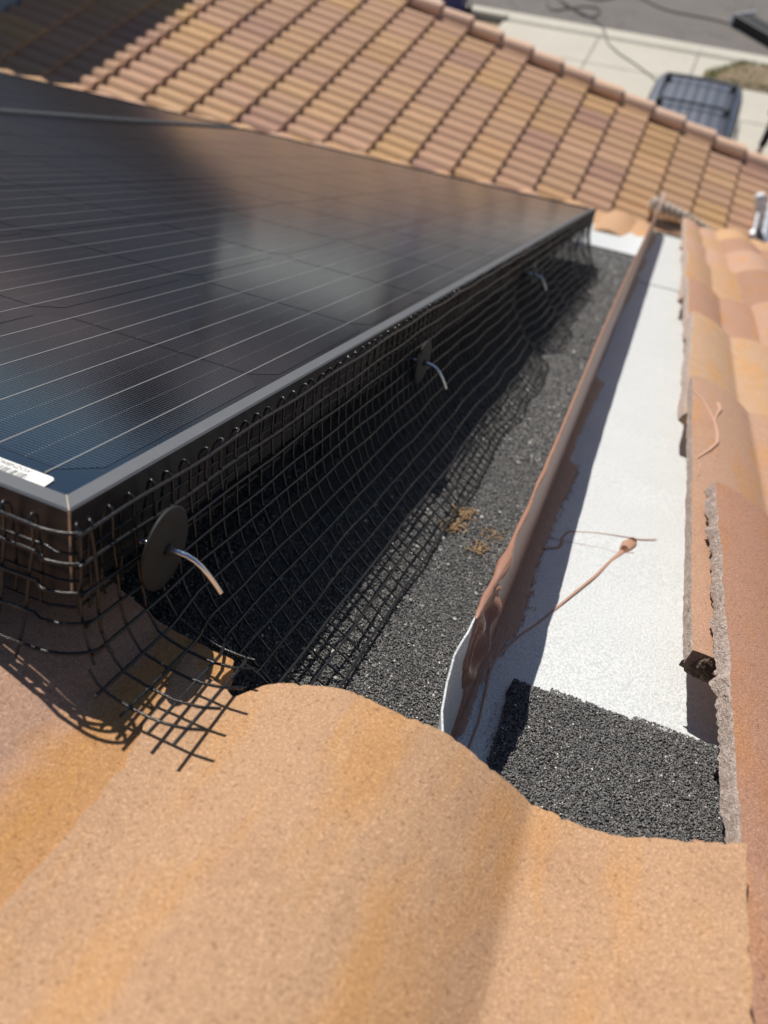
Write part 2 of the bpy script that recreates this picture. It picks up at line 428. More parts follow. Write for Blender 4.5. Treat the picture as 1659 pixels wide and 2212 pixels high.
# ================================================================== HOUSE
house = thing('house', 'house with tan tiled upper roof and lower garage roof, solar panels on it', 'house', (0, 0, 0))
# ---- upper roof deck
EAVE_V = 3.50
CAPW = -.138
d = MB(); d.box((-5.2, -1.6, -.26), (4.6, EAVE_V - .03, CAPW)); roof = d.build('upper_roof', [M['cap']], house); roof.matrix_basis = roofM()
roof['label'] = 'upper roof slope covered with black granulated felt'
f = MB(); f.box((-5.2, EAVE_V - .03, -.30), (4.6, EAVE_V + .02, -.15)); fo = f.build('fascia', M['fascia'], house); fo.matrix_basis = roofM()
ew = rw(0, EAVE_V - .5, -.27)
w = MB(); w.box((-5.2, -3.0, 0), (4.4, ew[1], ew[2] - .02)); w.build('wall', M['stucco'], house)

# ---- S-tiles of the upper roof (roof frame; tile base = barrel start, tail, 0)
PER = .212; WBAR = .144
def barrel(t):      # t 0..1 across the barrel: 0 at edges, 1 at crown
    return np.sin(np.pi * np.clip(t, 0, 1)) ** .86
def s_profile(x, hb=.0195, wb=WBAR, mode=0):
    x = np.asarray(x, float)
    t = np.clip((x - wb) / (PER - wb), 0, 1.3)
    if mode == 1: base = np.where(x < wb, -.0075 * x / wb, -.0075 + .002 * np.sin(np.pi * np.clip(t / .5, 0, 1)) + .0225 * np.clip((t - .3) / .7, 0, 1.3) ** 1.5)
    else: base = np.where(x < wb, 0, .004 * np.sin(np.pi * np.clip(t, 0, 1)))
    return base + hb * barrel(x / wb) * (x < wb)
def tile_mesh(name, x0f, x1f, length, prof, nu=40, nv=46, th=.0125, tilt=.058, jag=.0006, tail_fn=None, raw=True):
    """closed tile body in local coordinates: x across, y along (0 = tail, -length = head), z up"""
    S = np.linspace(0, 1, nu); Tt = np.linspace(0, 1, nv)
    top = np.zeros((nv, nu, 3))
    for i, t in enumerate(Tt):
        for j, s_ in enumerate(S):
            y = -length * (1 - t)
            xa, xb = x0f(y), x1f(y)
            x = xa + (xb - xa) * s_
            yy = y + (tail_fn(x) if tail_fn else 0) * (t ** 3)
            top[i, j] = (x, yy, float(prof(x)) + tilt * yy)
    jit = rng.normal(0, 1, (nv, nu))
    top[-1, :, 1] += jit[-1] * jag * .45
    top[:, 0, 0] += jit[:, 0] * jag; top[:, -1, 0] += jit[:, -1] * jag
    top[-1, :, 2] -= abs(jit[-1]) * jag * .5
    rnd = top.copy(); rnd[-1, :, 1] += .0022; rnd[-1, :, 2] -= .0028; 
    bot = top.copy(); bot[:, :, 2] -= th; bot[-1, :, 1] += .0012
    b = MB(); b.grid(top, 0, True, flip=True)
    b.grid(bot, 0, True, flip=False)
    rim = np.stack([top[-1], (top[-1] * .7 + bot[-1] * .3) + np.array([0, .0016, 0]), bot[-1]]); b.grid(rim, 0, False, flip=True)
    b.grid(np.stack([top[0], bot[0]]), 0, False, flip=False)
    b.grid(np.stack([top[:, 0], (top[:, 0] + bot[:, 0]) / 2 + rng.normal(0, jag, (nv, 3)), bot[:, 0]]), 1 if raw else 0, False, flip=False)
    b.grid(np.stack([top[:, -1], bot[:, -1]]), 0, False, flip=True)
    return b.mesh(name, [M['tile'], M['raw']])
PAL = {'tan': (.450, .270, .152), 'orange': (.48, .27, .135), 'pink': (.46, .278, .187), 'brown': (.40, .222, .142), 'yellow': (.50, .305, .165)}
def put_tile(me, u, v, wz, col, parent, name='roof_tile', jitter=.06):
    o = link(name, me, parent, (u, v, wz)); k = 1 + rng.normal(0, jitter)
    c = PAL[col] if isinstance(col, str) else col
    o.color = (c[0] * k, c[1] * k, c[2] * k, 1); return o
TAIL = .035; WB = -.0790           # tail line and pan height there
one = lambda val: (lambda y: val)
_px = np.array([-.04, 0, .0115, .0205, .0295, .040, .0515, .063, .0745, .088, .1015, .114, .126, .136, .1425, .1455, .1525, .1645, .180, .197, .2115, .225])
_pz = np.array([0, 0, .0004, .0022, .0049, .0088, .0124, .0147, .0155, .0150, .0126, .0085, .0030, -.0030, -.0072, -.0080, -.0066, -.0050, -.0015, .0075, .0165, .0235])
_fx = np.linspace(-.03, .225, 511); _fz = np.interp(_fx, _px, _pz); _ker = np.hanning(15); _ker /= _ker.sum(); _fz = np.convolve(np.pad(_fz, 7, 'edge'), _ker, 'valid')
cprof = lambda x: np.interp(x, _fx, _fz)
me_c = tile_mesh('roof_tile', lambda y: -.0075 - .0165 * max(0, 1 + y / .06), lambda y: .2185 + .0012 * math.sin(y * 40), .46, cprof, 130, 110, raw=False,
                 tail_fn=lambda x: .0012 * math.sin(x * 57) + .0009 * math.sin(x * 141) + float(np.interp(x, [-.025, -.012, .004, .0108, .0150, .021, .030], [.008, -.006, -.0125, -.0165, -.0105, -.003, 0])))
put_tile(me_c, .0555, TAIL, WB, 'tan', roof, jitter=0)
# left of it: barrel, then a flat pan with a golden stain, tucked against the centre tile
def lprof(x):
    x = np.asarray(x, float); t = np.clip((x - .142) / .044, 0, 1)
    return .020 * barrel(x / .148) * (x < .142) + np.where(x >= .142, .020 * barrel(.142 / .148) * (1 - t) ** 2 - .0005 * t, 0)
me_l = tile_mesh('roof_tile', one(0.0), one(.1855), .46, lprof, 70, 84, tail_fn=lambda x: .012 + .003 * math.sin(x * 37) - .006 * max(0, (x - .12) / .06))
lo = put_tile(me_l, .0555 - .186, TAIL, WB - .0015, (.445, .268, .180), roof, jitter=0); lo.color = (*lo.color[:3], 0.0)
me_s = tile_mesh('roof_tile', one(0.0), one(.2135), .46, lambda x: s_profile(x), 40, 12, tail_fn=lambda x: .003 * math.sin(x * 31))
for k in range(1, 6): put_tile(me_s, -.1305 - PER * k, TAIL, WB - .001, ['pink', 'tan', 'brown', 'orange', 'pink'][k - 1], roof)
# right-hand slope: cut column beside the flashing, then whole columns
LAPS = [.042, .398, .745, 1.17, 1.575, 2.10, 2.60, 3.05, 3.50]
RB = .197                                 # where the cut column's barrel would start
COLS_R = ['pink',  (.39, .205, .130), (.43, .255, .165), (.48, .30, .18), 'brown', 'tan', 'pink', 'tan', 'pink']
WR = -.1045
def cutline(a0, a1, rough_, seed):
    rr = np.random.default_rng(seed); ph = rr.random(6) * 6.28; fr = [23, 41, 67, 113, 190, 331]; am = [1, .8, .7, .5, .4, .3]
    return lambda y, L=.5: a0 + (a1 - a0) * (-y / L) + rough_ * sum(a_ * math.sin(f_ * y + p_) for a_, f_, p_ in zip(am, fr, ph))
def cut_tile(x0, L, v, wz, col, nv, seed, band=.0085, tilt=.056, rough_=.0011):
    rr = np.random.default_rng(seed)
    prof = lambda x: float(s_profile(x, .026))
    ys_ = np.linspace(-L, 0, nv); nb_ = 7
    ns = lambda n_, k_: np.convolve(rr.normal(0, 1, n_ + k_), np.hanning(k_ + 1), 'valid')[:n_] / math.sqrt(k_ * .35)
    e_top = ns(nv, 4) * rough_ * .18; e_bot = ns(nv, 11) * rough_ * .8 + ns(nv, 3) * rough_ * .35
    S = np.linspace(0, 1, 46); top = np.zeros((nv, 46, 3)); brk = np.zeros((nv, nb_, 3))
    for i, y in enumerate(ys_):
        xt = x0(y) + band + e_top[i]; xb = x0(y) + e_bot[i]
        for j, q in enumerate(S):
            x = xt + (.2135 - xt) * q; top[i, j] = (x, y + .0006 * rr.normal() * (i == nv - 1), prof(x) + tilt * y)
        zt = top[i, 0, 2]; zb = prof(max(.004, xb)) + tilt * y - .0105
        for j in range(nb_):
            q = j / (nb_ - 1); n1 = rr.normal(0, .00035) if 0 < j else 0
            brk[i, j] = (xt + (xb - xt) * q ** 1.1 + n1, y, zt + (zb - zt) * q ** 1.5 + rr.normal(0, .00035) * (j > 0))
    bot = top.copy(); bot[:, :, 2] -= .0135; bot[-1, :, 1] += .001
    b_ = MB(); b_.grid(top, 0, True, flip=True); b_.grid(bot, 0, True)
    b_.grid(brk, 1, True); b_.grid(np.stack([brk[:, -1], bot[:, 0]]), 1, False, flip=True)
    b_.grid(np.stack([top[-1], top[-1] * .6 + bot[-1] * .4 + np.array([0, .0018, 0]), bot[-1]]), 0, False, flip=True)
    b_.grid(np.stack([brk[-1], np.repeat(bot[-1:, 0], nb_, 0)]), 1, False); b_.grid(np.stack([top[0], bot[0]]), 0, False); b_.grid(np.stack([brk[0], np.repeat(bot[:1, 0], nb_, 0)]), 1, False)
    b_.grid(np.stack([top[:, -1], bot[:, -1]]), 0, False, flip=True)
    return put_tile(b_.mesh('roof_tile', [M['tile'], M['raw']]), RB, v, wz, col, roof, jitter=0)
for k, v in enumerate(LAPS):
    L = (v - LAPS[k - 1] if k else .42) + .085; wz = WR + .017; band, rg, tl, nv = .0065, .0010, .05, 70
    if k == 0: x0 = cutline(.062, .066, .0003, 3); L = .30; wz -= .013; band = .002; nv = 60; tl = .056
    elif k == 1: band = .0036; x0 = cutline(.0765, .0845, .0005, 5); L = .395; wz += .003; nv = 220; tl = .056
    elif k == 2: x0 = cutline(.0675, .0675, .0003, 8); L = .555; wz -= .003; band = .0012; rg = .0003; nv = 150; tl = .036
    else: x0 = cutline(.063 + .006 * (k % 2), .069 - .006 * (k % 2), .0004, 10 + k); rg = .0006
    cut_tile(x0, L, v, wz, (.42, .228, .145) if k == 0 else COLS_R[k], nv, 50 + k, band, tl, rg)
me_full = tile_mesh('roof_tile', one(0.0), one(.2135), .50, lambda x: s_profile(x, .026), 34, 16, th=.0135, tilt=.05)
me_long = tile_mesh('roof_tile', one(0.0), one(.2135), .66, lambda x: s_profile(x, .026), 34, 16, th=.0135, tilt=.04)
seq = ['pink', 'yellow', 'pink', 'tan', 'pink', 'brown', 'tan', 'yellow', 'pink', 'tan', 'orange', 'pink']
for c_ in range(1, 12):
    for k, v in enumerate(LAPS): put_tile(me_long if k > 4 else me_full, RB + PER * c_, v, WR + .017 + rng.normal(0, .0012), seq[(k * 5 + c_ * 3 + (k * c_) % 4) % 12], roof)
# far courses beyond the panels (left of the flashing)
for c_ in range(-22, 1):
    for k, v in enumerate([2.36, 2.92, 3.47]):
        u = .145 - PER + c_ * PER
        if k < 2 and u > -.34: continue
        put_tile(me_long, u, v, -.119 + rng.normal(0, .0015), ['pink', 'tan', 'pink', 'yellow', 'tan'][(c_ * 2 + k * 3) % 5], roof)
# lump of old mortar where the second cut tile starts
mb_ = MB(); L_ = 30
th_, ph_ = np.meshgrid(np.linspace(0, 2 * np.pi, L_), np.linspace(.02, np.pi - .02, 18), indexing='ij')
rad = 1 + .16 * np.sin(3 * th_ + 1) * np.sin(2 * ph_) + .10 * np.sin(7 * th_ + 2 * ph_) + .05 * rng.normal(0, 1, th_.shape); rad[-1] = rad[0]
mb_.grid(np.stack([.0118 * rad * np.cos(th_) * np.sin(ph_), .0060 * rad * np.sin(th_) * np.sin(ph_), .0085 * rad * np.cos(ph_)], 2), 0, False)
mb_.build('mortar_lump', M['mortar'], roof, (.2775, .1935, -.0945))
# ---- black felt: loose granules as stuff, near ones at full density
def granules(name, parent, regions, w0, seed):
    rr = np.random.default_rng(seed); Vs = []; Fs = []; nb0 = 0
    for (u0, u1, v0, v1, n, size) in regions:
        c = np.stack([u0 + (u1 - u0) * rr.random(n), v0 + (v1 - v0) * rr.random(n), np.full(n, w0) + rr.random(n) * .0006], 1)
        s3 = size * (.55 + .75 * rr.random((n, 1))) * np.array([[1, 1, .62]]) * (.7 + .6 * rr.random((n, 3)))
        q = rr.normal(size=(n, 3, 3)); q, _ = np.linalg.qr(q)
        base = np.array([(1, 0, 0), (0, 1, 0), (-1, 0, 0), (0, -1, 0), (0, 0, 1), (0, 0, -1)], float) * .5
        pts = base[None] * (1 + .35 * rr.normal(size=(n, 6, 1))) * s3[:, None, :]
        pts = np.einsum('nij,nkj->nki', q, pts); pts[:, :, 2] *= .75
        Vs.append((pts + c[:, None]).reshape(-1, 3))
        f0 = np.array([(0, 1, 4), (1, 2, 4), (2, 3, 4), (3, 0, 4), (1, 0, 5), (2, 1, 5), (3, 2, 5), (0, 3, 5)])
        Fs.append((f0[None] + (np.arange(n) * 6)[:, None, None] + nb0).reshape(-1, 3)); nb0 += n * 6
    V = np.concatenate(Vs); F = np.concatenate(Fs)
    me = bpy.data.meshes.new(name); me.vertices.add(len(V)); me.vertices.foreach_set('co', V.ravel())
    me.loops.add(F.size); me.loops.foreach_set('vertex_index', F.ravel().astype(np.int32))
    me.polygons.add(len(F)); me.polygons.foreach_set('loop_start', (np.arange(len(F)) * 3).astype(np.int32)); me.polygons.foreach_set('loop_total', np.full(len(F), 3, np.int32))
    me.materials.append(M['granule']); me.update(calc_edges=True); me.validate()
    o = link(name, me, parent); o['kind'] = 'stuff'; return o
gro = granules('roof_granules', roof, [(-.03, .158, .055, .26, 60000, .0015), (.0, .158, .26, .50, 44000, .00175), (.02, .158, .5, .95, 26000, .0028), (.02, .158, .95, 1.7, 12000, .0042), (-.06, .158, 1.7, 2.45, 9000, .006), (-.13, -.03, .055, .4, 9000, .0022)], CAPW + .0006, 11)

M['chip'] = simple('pale_stone_chip', (.52, .50, .45), .7)
cr = np.random.default_rng(31); cbm_ = MB()
for i in range(120):
    u, v = .02 + .135 * cr.random(), .06 + .9 * cr.random() ** 1.6; q_ = cr.normal(size=(6, 3)); q_ /= np.linalg.norm(q_, axis=1)[:, None]; q_ *= np.array([.0014, .0012, .0008]) * (.6 + .9 * cr.random())
    base_ = np.array([(1, 0, 0), (0, 1, 0), (-1, 0, 0), (0, -1, 0), (0, 0, 1), (0, 0, -1)], float) * (.0013 * (.6 + cr.random() * .9)) * (1 + .3 * cr.normal(size=(6, 1))) * np.array([1.1, .9, .7])
    a_ = cr.random() * 6.28; R2 = np.array([[math.cos(a_), -math.sin(a_), 0], [math.sin(a_), math.cos(a_), 0], [0, 0, 1]])
    cbm_.add(base_ @ R2.T + np.array([u, v, CAPW + .0022]), [(0, 1, 4), (1, 2, 4), (2, 3, 4), (3, 0, 4), (1, 0, 5), (2, 1, 5), (3, 2, 5), (0, 3, 5)])
cho = cbm_.build('stone_chips', M['chip'], roof); cho['kind'] = 'stuff'

# ---- white metal flashing with its standing fin
PAN = CAPW + .0012
pn = MB()
def sheet(b, u0, u1, v0, v1, w, nu=4, nv=30, th=.0008, bow=.0006):
    P = np.zeros((nv, nu, 3))
    for i in range(nv):
        for j in range(nu):
            P[i, j] = (u0 + (u1 - u0) * j / (nu - 1), v0 + (v1 - v0) * i / (nv - 1), w + bow * math.sin(i * .9 + j))
    Q = P.copy(); Q[:, :, 2] -= th
    b.grid(P, 0, True, flip=True); b.grid(Q, 0, True)
    b.grid(np.stack([P[0], Q[0]]), 0, False); b.grid(np.stack([P[-1], Q[-1]]), 0, False, flip=True)
    b.grid(np.stack([P[:, 0], Q[:, 0]]), 0, False); b.grid(np.stack([P[:, -1], Q[:, -1]]), 0, False, flip=True)
sheet(pn, .1575, .345, .035, .93, PAN + .0016, nv=40)
pan = pn.build('metal_flashing', M['white'], house); pan.matrix_basis = roofM()
pan['label'] = 'white metal valley flashing beside the cut tiles'
for (v0, v1, dz, u0) in ((.87, 1.92, .0008, .158), (1.86, 3.3, .0028, .1585)):
    q = MB(); sheet(q, u0, .345, v0, v1, PAN + dz, nv=24); q.build('flashing_sheet', M['white'], pan)
q = MB(); sheet(q, -.085, .150, 2.36, 3.12, PAN + .004, nv=12); q.build('end_flashing', M['white'], pan)
# fin
FW = -.050
def fin_pt(v, t):
    """t 0 at the pan, 1 at the crest"""
    uc = np.interp(v, [.04, .15, .35, .66, 1.05, 1.6, 2.3, 3.3], [.1514, .1517, .1514, .1489, .1482, .1496, .1515, .1532])
    wc = np.interp(v, [.04, .55, 1.2, 1.85, 2.9, 3.3], [FW, FW, -.036, -.027, -.008, -.004])
    u = .1566 + (uc - .1566) * t; w_ = PAN + (wc - PAN) * t
    du = np.interp(v, [.04, .05, .064, .077, .09, .14], [.0035, -.0015, -.0046, -.0055, -.0028, 0])
    u += du * t ** 1.3
    return u, w_
def fin_top(v):         # rounded near corner of the sheet
    return float(np.interp(v, [.04, .05, .058, .064, .070, .077, .086, .10, .12, .145], [.76, .775, .79, .812, .842, .885, .93, .962, .985, 1.0]))
fv = np.concatenate([np.linspace(.040, .16, 60), np.linspace(.165, 1.0, 60), np.linspace(1.03, 3.30, 50)])
ft = np.linspace(0, 1, 16); P = np.zeros((len(fv), len(ft), 3))
for i, v in enumerate(fv):
    for j, t in enumerate(ft):
        u, w_ = fin_pt(v, t * fin_top(v)); P[i, j] = (u, v, w_)
fb = MB(); Q = P + np.array([-.0009, 0, 0]); fb.grid(P, 0, True); fb.grid(Q, 0, True, flip=True)
fb.grid(np.stack([P[:, -1], Q[:, -1]]), 0, False); fb.grid(np.stack([P[0], Q[0]]), 0, False)
fin = fb.build('metal_fin', M['white'], pan)
# brown paint on the fin's right face, bead along the crest, brushed strip on the pan
rp = np.random.default_rng(21)
def ragged(i, k=1.0): return k * (math.sin(i * 1.7) * .5 + math.sin(i * .63 + 1) * .8 + rp.normal(0, .5))
pv = np.concatenate([np.linspace(0, 1, 60), ]); ptn = np.linspace(0, 1, 34)
far_v = np.concatenate([np.linspace(.17, 1.4, 110), np.linspace(1.43, 3.28, 70)])
PF = np.zeros((len(pv) + len(far_v), len(ptn), 3))
vb_of = lambda t: np.interp(t, [0, .08, .2, .32, .5, .62, .75, .86, 1], [.075, .080, .098, .110, .103, .094, .091, .093, .103]) + .0016 * math.sin(t * 31) + .0009 * math.sin(t * 77)
for j, t in enumerate(ptn):
    va = vb_of(t)
    vv_ = np.concatenate([va + (.166 - va) * pv ** 1.1, far_v])
    for i, v in enumerate(vv_):
        u, w_ = fin_pt(v, t * fin_top(v)); k = min(1, (v - va) / .003)
        thick = .0004 + .0013 * math.exp(-((v - va) / .006) ** 2) * k + .0004 * math.sin(v * 420 + t * 9) * math.exp(-max(0, v - .15) / .03)
        PF[i, j] = (u + .0001 + max(.0001, thick) * k ** .5, v, w_)
pc = MB(); pc.grid(PF, 0, True); pco = pc.build('paint_coat', M['paint'], pan); pco['label'] = 'brown paint brushed over the fin'
edge = np.array([(.0, .1608), (.1101, .1615), (.1288, .1606), (.1495, .1603), (.1655, .1616), (.1821, .1625), (.1957, .1649), (.2132, .1692), (.2286, .1706), (.2426, .1705), (.2753, .1685), (.3099, .1678), (.40, .1692), (.50, .173), (.527, .1735), (.54, .1645), (.60, .1635), (.68, .166), (.80, .1695), (.86, .172), (.885, .1575), (1.2, .1572), (1.45, .1585), (1.55, .165), (1.9, .170), (2.0, .160), (2.1, .172), (2.3, .173), (2.4, .160), (2.6, .170), (2.8, .176), (3.0, .182), (3.28, .178)])
sv = np.concatenate([np.linspace(.095, .5, 260), np.linspace(.505, 1.4, 130), np.linspace(1.42, 3.27, 60)])
ps = MB(); PS = np.zeros((len(sv), 4, 3))
for i, v in enumerate(sv):
    e = np.interp(v, edge[:, 0], edge[:, 1]); e = max(.1572, e + .0007 * ragged(i, .8))
    if v < .115: e = .1572 + (e - .1572) * max(.02, (v - .095) / .02)
    lift = .0026 if v < .86 else (.0018 if v < 1.86 else .0038)
    for j in range(4): PS[i, j] = (.1566 + (e - .1566) * j / 3, v, PAN + lift + (.0004 if j < 3 else -.0001))
ps.grid(PS, 0, True, flip=True); pso = ps.build('paint_strip', M['paint'], pan)
# dry brush hairs past the strip's edge
dh = MB()
for i in range(240):
    v = .17 + .36 * rp.random(); e = np.interp(v, edge[:, 0], edge[:, 1]); u = e + abs(rp.normal(0, .0022)) - .0004; l_ = .001 + .006 * rp.random(); hw = .00022 + .00022 * rp.random()
    dh.add([(u - hw, v, PAN + .0024), (u + hw, v, PAN + .0024), (u + hw * .6 + .0002, v + l_, PAN + .0024), (u - hw * .6, v + l_, PAN + .0024)], [(0, 1, 2, 3)])
for i in range(46):
    v = .105 + .04 * rp.random(); u = .1715 + .010 * rp.random(); hw = .00025 + .0002 * rp.random(); l_ = .0006 + .003 * rp.random()
    dh.add([(u - hw, v, PAN + .0024), (u + hw, v, PAN + .0024), (u + hw * .6 + .0004, v + l_, PAN + .0024), (u - hw * .6 + .0004, v + l_, PAN + .0024)], [(0, 1, 2, 3)])
dho = dh.build('paint_specks', M['paint'], pan); dho['kind'] = 'stuff'
bead = []; br = []
for v in np.concatenate([np.linspace(.100, .3, 60), np.linspace(.31, 3.28, 150)]):
    u, w_ = fin_pt(v, fin_top(v)); bead.append((u + .0002 + .0004 * math.sin(v * 90) * (1 if v < .3 else .1), v, w_ + .0003))
    br.append((.0016 + .0006 * math.sin(v * 70) * math.sin(v * 31) * (1 if v < .3 else .25) + .0020 * math.exp(-((v - .150) / .014) ** 2) + .0010 * math.exp(-((v - .120) / .007) ** 2) + rp.normal(0, .0001)) * (.35 if v < .1025 else 1))
bm = MB(); bm.tube(bead, br, 8); bo = bm.build('paint_bead', M['paint'], pan)
# thick clot of paint sagging over the near end of the crest
cl = MB(); nu_, nv_ = 46, 34; PC = np.zeros((nu_, nv_, 3))
for i in range(nu_):
    a_ = i / (nu_ - 1)
    for j in range(nv_):
        b_ = j / (nv_ - 1); v = .098 + .040 * a_ + .004 * math.sin(b_ * 7); t = 1.0 - b_ * (.44 + .14 * math.sin(a_ * 5.5 + .6))
        u, w_ = fin_pt(v, t * fin_top(v)); k = (math.sin(math.pi * min(1, max(0, a_))) * math.sin(math.pi * b_)) ** .45
        lump = 1 + .5 * math.sin(a_ * 9 + b_ * 6) + .35 * math.sin(a_ * 17 - b_ * 11 + 1)
        PC[i, j] = (u + .0003 + .0044 * k * lump, v, w_ + .0016 * k * (1 - b_))
cl.grid(PC, 0, True); cl.build('paint_clot', M['paint'], pan)
# spilled strings of paint lying on the white sheet
def drip(pts, r, name='paint_drip', sub=6):
    P = np.array(pts, float); t = np.linspace(0, 1, len(P)); tt = np.linspace(0, 1, len(P) * sub)
    # smooth through the points (Catmull-Rom)
    out = []
    for i in range(len(P) - 1):
        p0, p1, p2, p3 = P[max(0, i - 1)], P[i], P[i + 1], P[min(len(P) - 1, i + 2)]
        for a in np.linspace(0, 1, sub, endpoint=False):
            out.append(.5 * ((2 * p1) + (-p0 + p2) * a + (2 * p0 - 5 * p1 + 4 * p2 - p3) * a * a + (-p0 + 3 * p1 - 3 * p2 + p3) * a ** 3))
    out.append(P[-1]); out = np.array(out); rr = np.interp(np.linspace(0, 1, len(out)), np.linspace(0, 1, len(r)), r)
    b = MB(); b.tube(np.stack([out[:, 0], out[:, 1], np.full(len(out), PAN + .0022)], 1), rr, 8)
    V = b.v[0]; V[:, 2] = PAN + .0022 + (V[:, 2] - PAN - .0022) * .28
    return b.build(name, M['drip'], pan)
drip([(.1664, .098), (.1664, .1071), (.1664, .1144), (.1665, .1244), (.1654, .1356), (.1647, .1478), (.1631, .1618), (.1626, .1736), (.1627, .1813), (.1674, .1983), (.1731, .2158), (.1809, .2342), (.1915, .2640), (.2023, .2953), (.2125, .3242), (.2214, .3546), (.2278, .372), (.2312, .3837)],
     [.0005, .0006, .0006, .0006, .00055, .0007, .0007, .001, .0012, .0009, .0009, .0009, .0009, .001, .0012, .0012, .0019, .0036])
drip([(.2300, .3800), (.2325, .3880), (.2345, .3960), (.2372, .4030)], [.0030, .0048, .0058, .0040])
drip([(.1694, .3387), (.1724, .3432), (.1788, .3488), (.1809, .3576), (.1803, .368), (.1835, .3816), (.1892, .3862)], [.0009, .0012, .0012, .0014, .0012, .0012, .0008])
drip([(.1892, .3862), (.2052, .3964), (.2297, .4068), (.2421, .4111), (.2568, .4216)], [.0008, .0006, .0006, .0008, .0007])
drip([(.1727, .3603), (.1887, .3654), (.2138, .3723), (.2234, .3734), (.2392, .3829)], [.0004, .0004, .00025, .0003, .0006])

def roofpt(x, y, w_):
    d_ = RC.T @ np.array([x - 829.5, y - 1106, 1575.5]); k_ = (w_ - cam_r[2]) / d_[2]; return cam_r + d_ * k_
def tile_string(pix, r):
    P = []
    for (x, y) in pix:
        sx, sy = (1600 + x / 3.6875) * .864, (700 + y / 3.6875) * .864; w_ = -.065
        for _ in range(5):
            p = roofpt(sx, sy, w_); w_ = WR + .014 + float(s_profile(p[0] - RB, .026)) + .036 * (p[1] - LAPS[2]) + .0005
        P.append((p[0], p[1], w_))
    P = np.array(P); t = np.linspace(0, 1, len(P)); tt = np.linspace(0, 1, 60); Q = np.stack([np.interp(tt, t, P[:, k]) for k in range(3)], 1)
    ker = np.array([1, 2, 3, 2, 1]) / 9.; Qs = Q.copy()
    for k in range(3): Qs[2:-2, k] = np.convolve(Q[:, k], ker, 'valid')
    b = MB(); b.tube(Qs, np.interp(tt, np.linspace(0, 1, len(r)), r), 6); b.build('paint_string', M['paintpale'], roof)
M['paintpale'] = simple('pale_dried_paint', (.56, .34, .24), .5)
tile_string([(495, 1030), (580, 1100), (650, 1230), (690, 1310), (715, 1420), (715, 1500), (640, 1570), (515, 1650)], [.0012, .0010, .0012, .0014, .0018, .0018, .0016, .0009])
tile_string([(515, 1650), (545, 1700), (552, 1740), (535, 1800)], [.0008, .0006, .0004])
tile_string([(690, 1310), (705, 1250), (740, 1195), (720, 1145)], [.0010, .0012, .0022, .0026])

# patch of black felt lying over the white sheet at the near end
fpb = MB(); nu_, nv_ = 40, 26
P = np.zeros((nv_, nu_, 3))
for i in range(nv_):
    for j in range(nu_):
        s_, t_ = j / (nu_ - 1), i / (nv_ - 1)
        ul = .1762 + .006 * (1 - t_); ur = .345; vb = .02
        vt = .1665 + .0115 * s_ + .0006 * rp.normal() * (1 if i == nv_ - 1 else 0)
        P[i, j] = (ul + (ur - ul) * s_ + (.0005 * rp.normal() if j == 0 else 0), vb + (vt - vb) * t_, PAN + .0038)
Q = P.copy(); Q[:, :, 2] = PAN + .0020
fpb.grid(P, 0, True, flip=True); fpb.grid(np.stack([P[-1], Q[-1]]), 0, False, flip=True); fpb.grid(np.stack([P[:, 0], Q[:, 0]]), 0, False)
fpo = fpb.build('felt_patch', M['cap'], house); fpo.matrix_basis = roofM(); fpo['label'] = 'short patch of black granulated felt over the white flashing'
granules('felt_granules', fpo, [(.1775, .305, .06, .1675, 29000, .0015), (.20, .305, .166, .1715, 1100, .0015), (.25, .305, .17, .1755, 600, .0015)], PAN + .0042, 12)

# ================================================================== GARAGE ROOF
GP = np.array([.276, 7.828, -3.656 + Z0]); GA = math.radians(13.2)
GX = np.array([math.cos(GA), 0, -math.sin(GA)]); GN = np.array([math.sin(GA), 0, math.cos(GA)])
gm = Matrix(((GX[0], 0, GN[0], GP[0]), (GX[1], 1, GN[1], GP[1]), (GX[2], 0, GN[2], GP[2]), (0, 0, 0, 1)))
RX1 = (1.06 - GP[0]) / GX[0]; RX0 = (-5.6 - GP[0]) / GX[0]
yb0, yb1 = 4.0 - GP[1], 8.12 - GP[1]
gd = MB(); gd.box((RX0, yb0, -.09), (RX1, yb1, -.022)); gro_ = gd.build('garage_roof', M['flash_dark'], house); gro_.matrix_basis = gm
gro_['label'] = 'lower tiled garage roof sloping towards the driveway'
EXP = .345; TW = .305
def villa(name):
    b = MB(); nu_ = 25; ys_ = np.linspace(0, TW + .004, nu_); L = EXP + .075
    zz = .034 * np.abs(np.sin(np.pi * ys_ / (TW / 2))) ** .85
    xr = np.linspace(-L, 0, 4); tilt = .088
    P = np.array([[(x, y, z_ + tilt * x + .040) for y, z_ in zip(ys_, zz)] for x in xr])
    Q = P.copy(); Q[:, :, 2] -= .026
    b.grid(P, 0, True); b.grid(np.stack([P[-1], Q[-1]]), 0, False); b.grid(np.stack([P[:, 0], Q[:, 0]]), 0, False, flip=True); b.grid(np.stack([P[:, -1], Q[:, -1]]), 0, False)
    b.grid(Q, 0, True, flip=True)
    return b.mesh(name, [M['tile_far']])
vm = villa('roof_tile')
ncourse = int((RX1 - RX0) / EXP)
GPAL = [(.56, .335, .202), (.57, .342, .198), (.58, .348, .190), (.535, .315, .198), (.47, .268, .183), (.59, .356, .188), (.605, .362, .172), (.58, .340, .175), (.545, .320, .198), (.56, .330, .203)]
cells = []
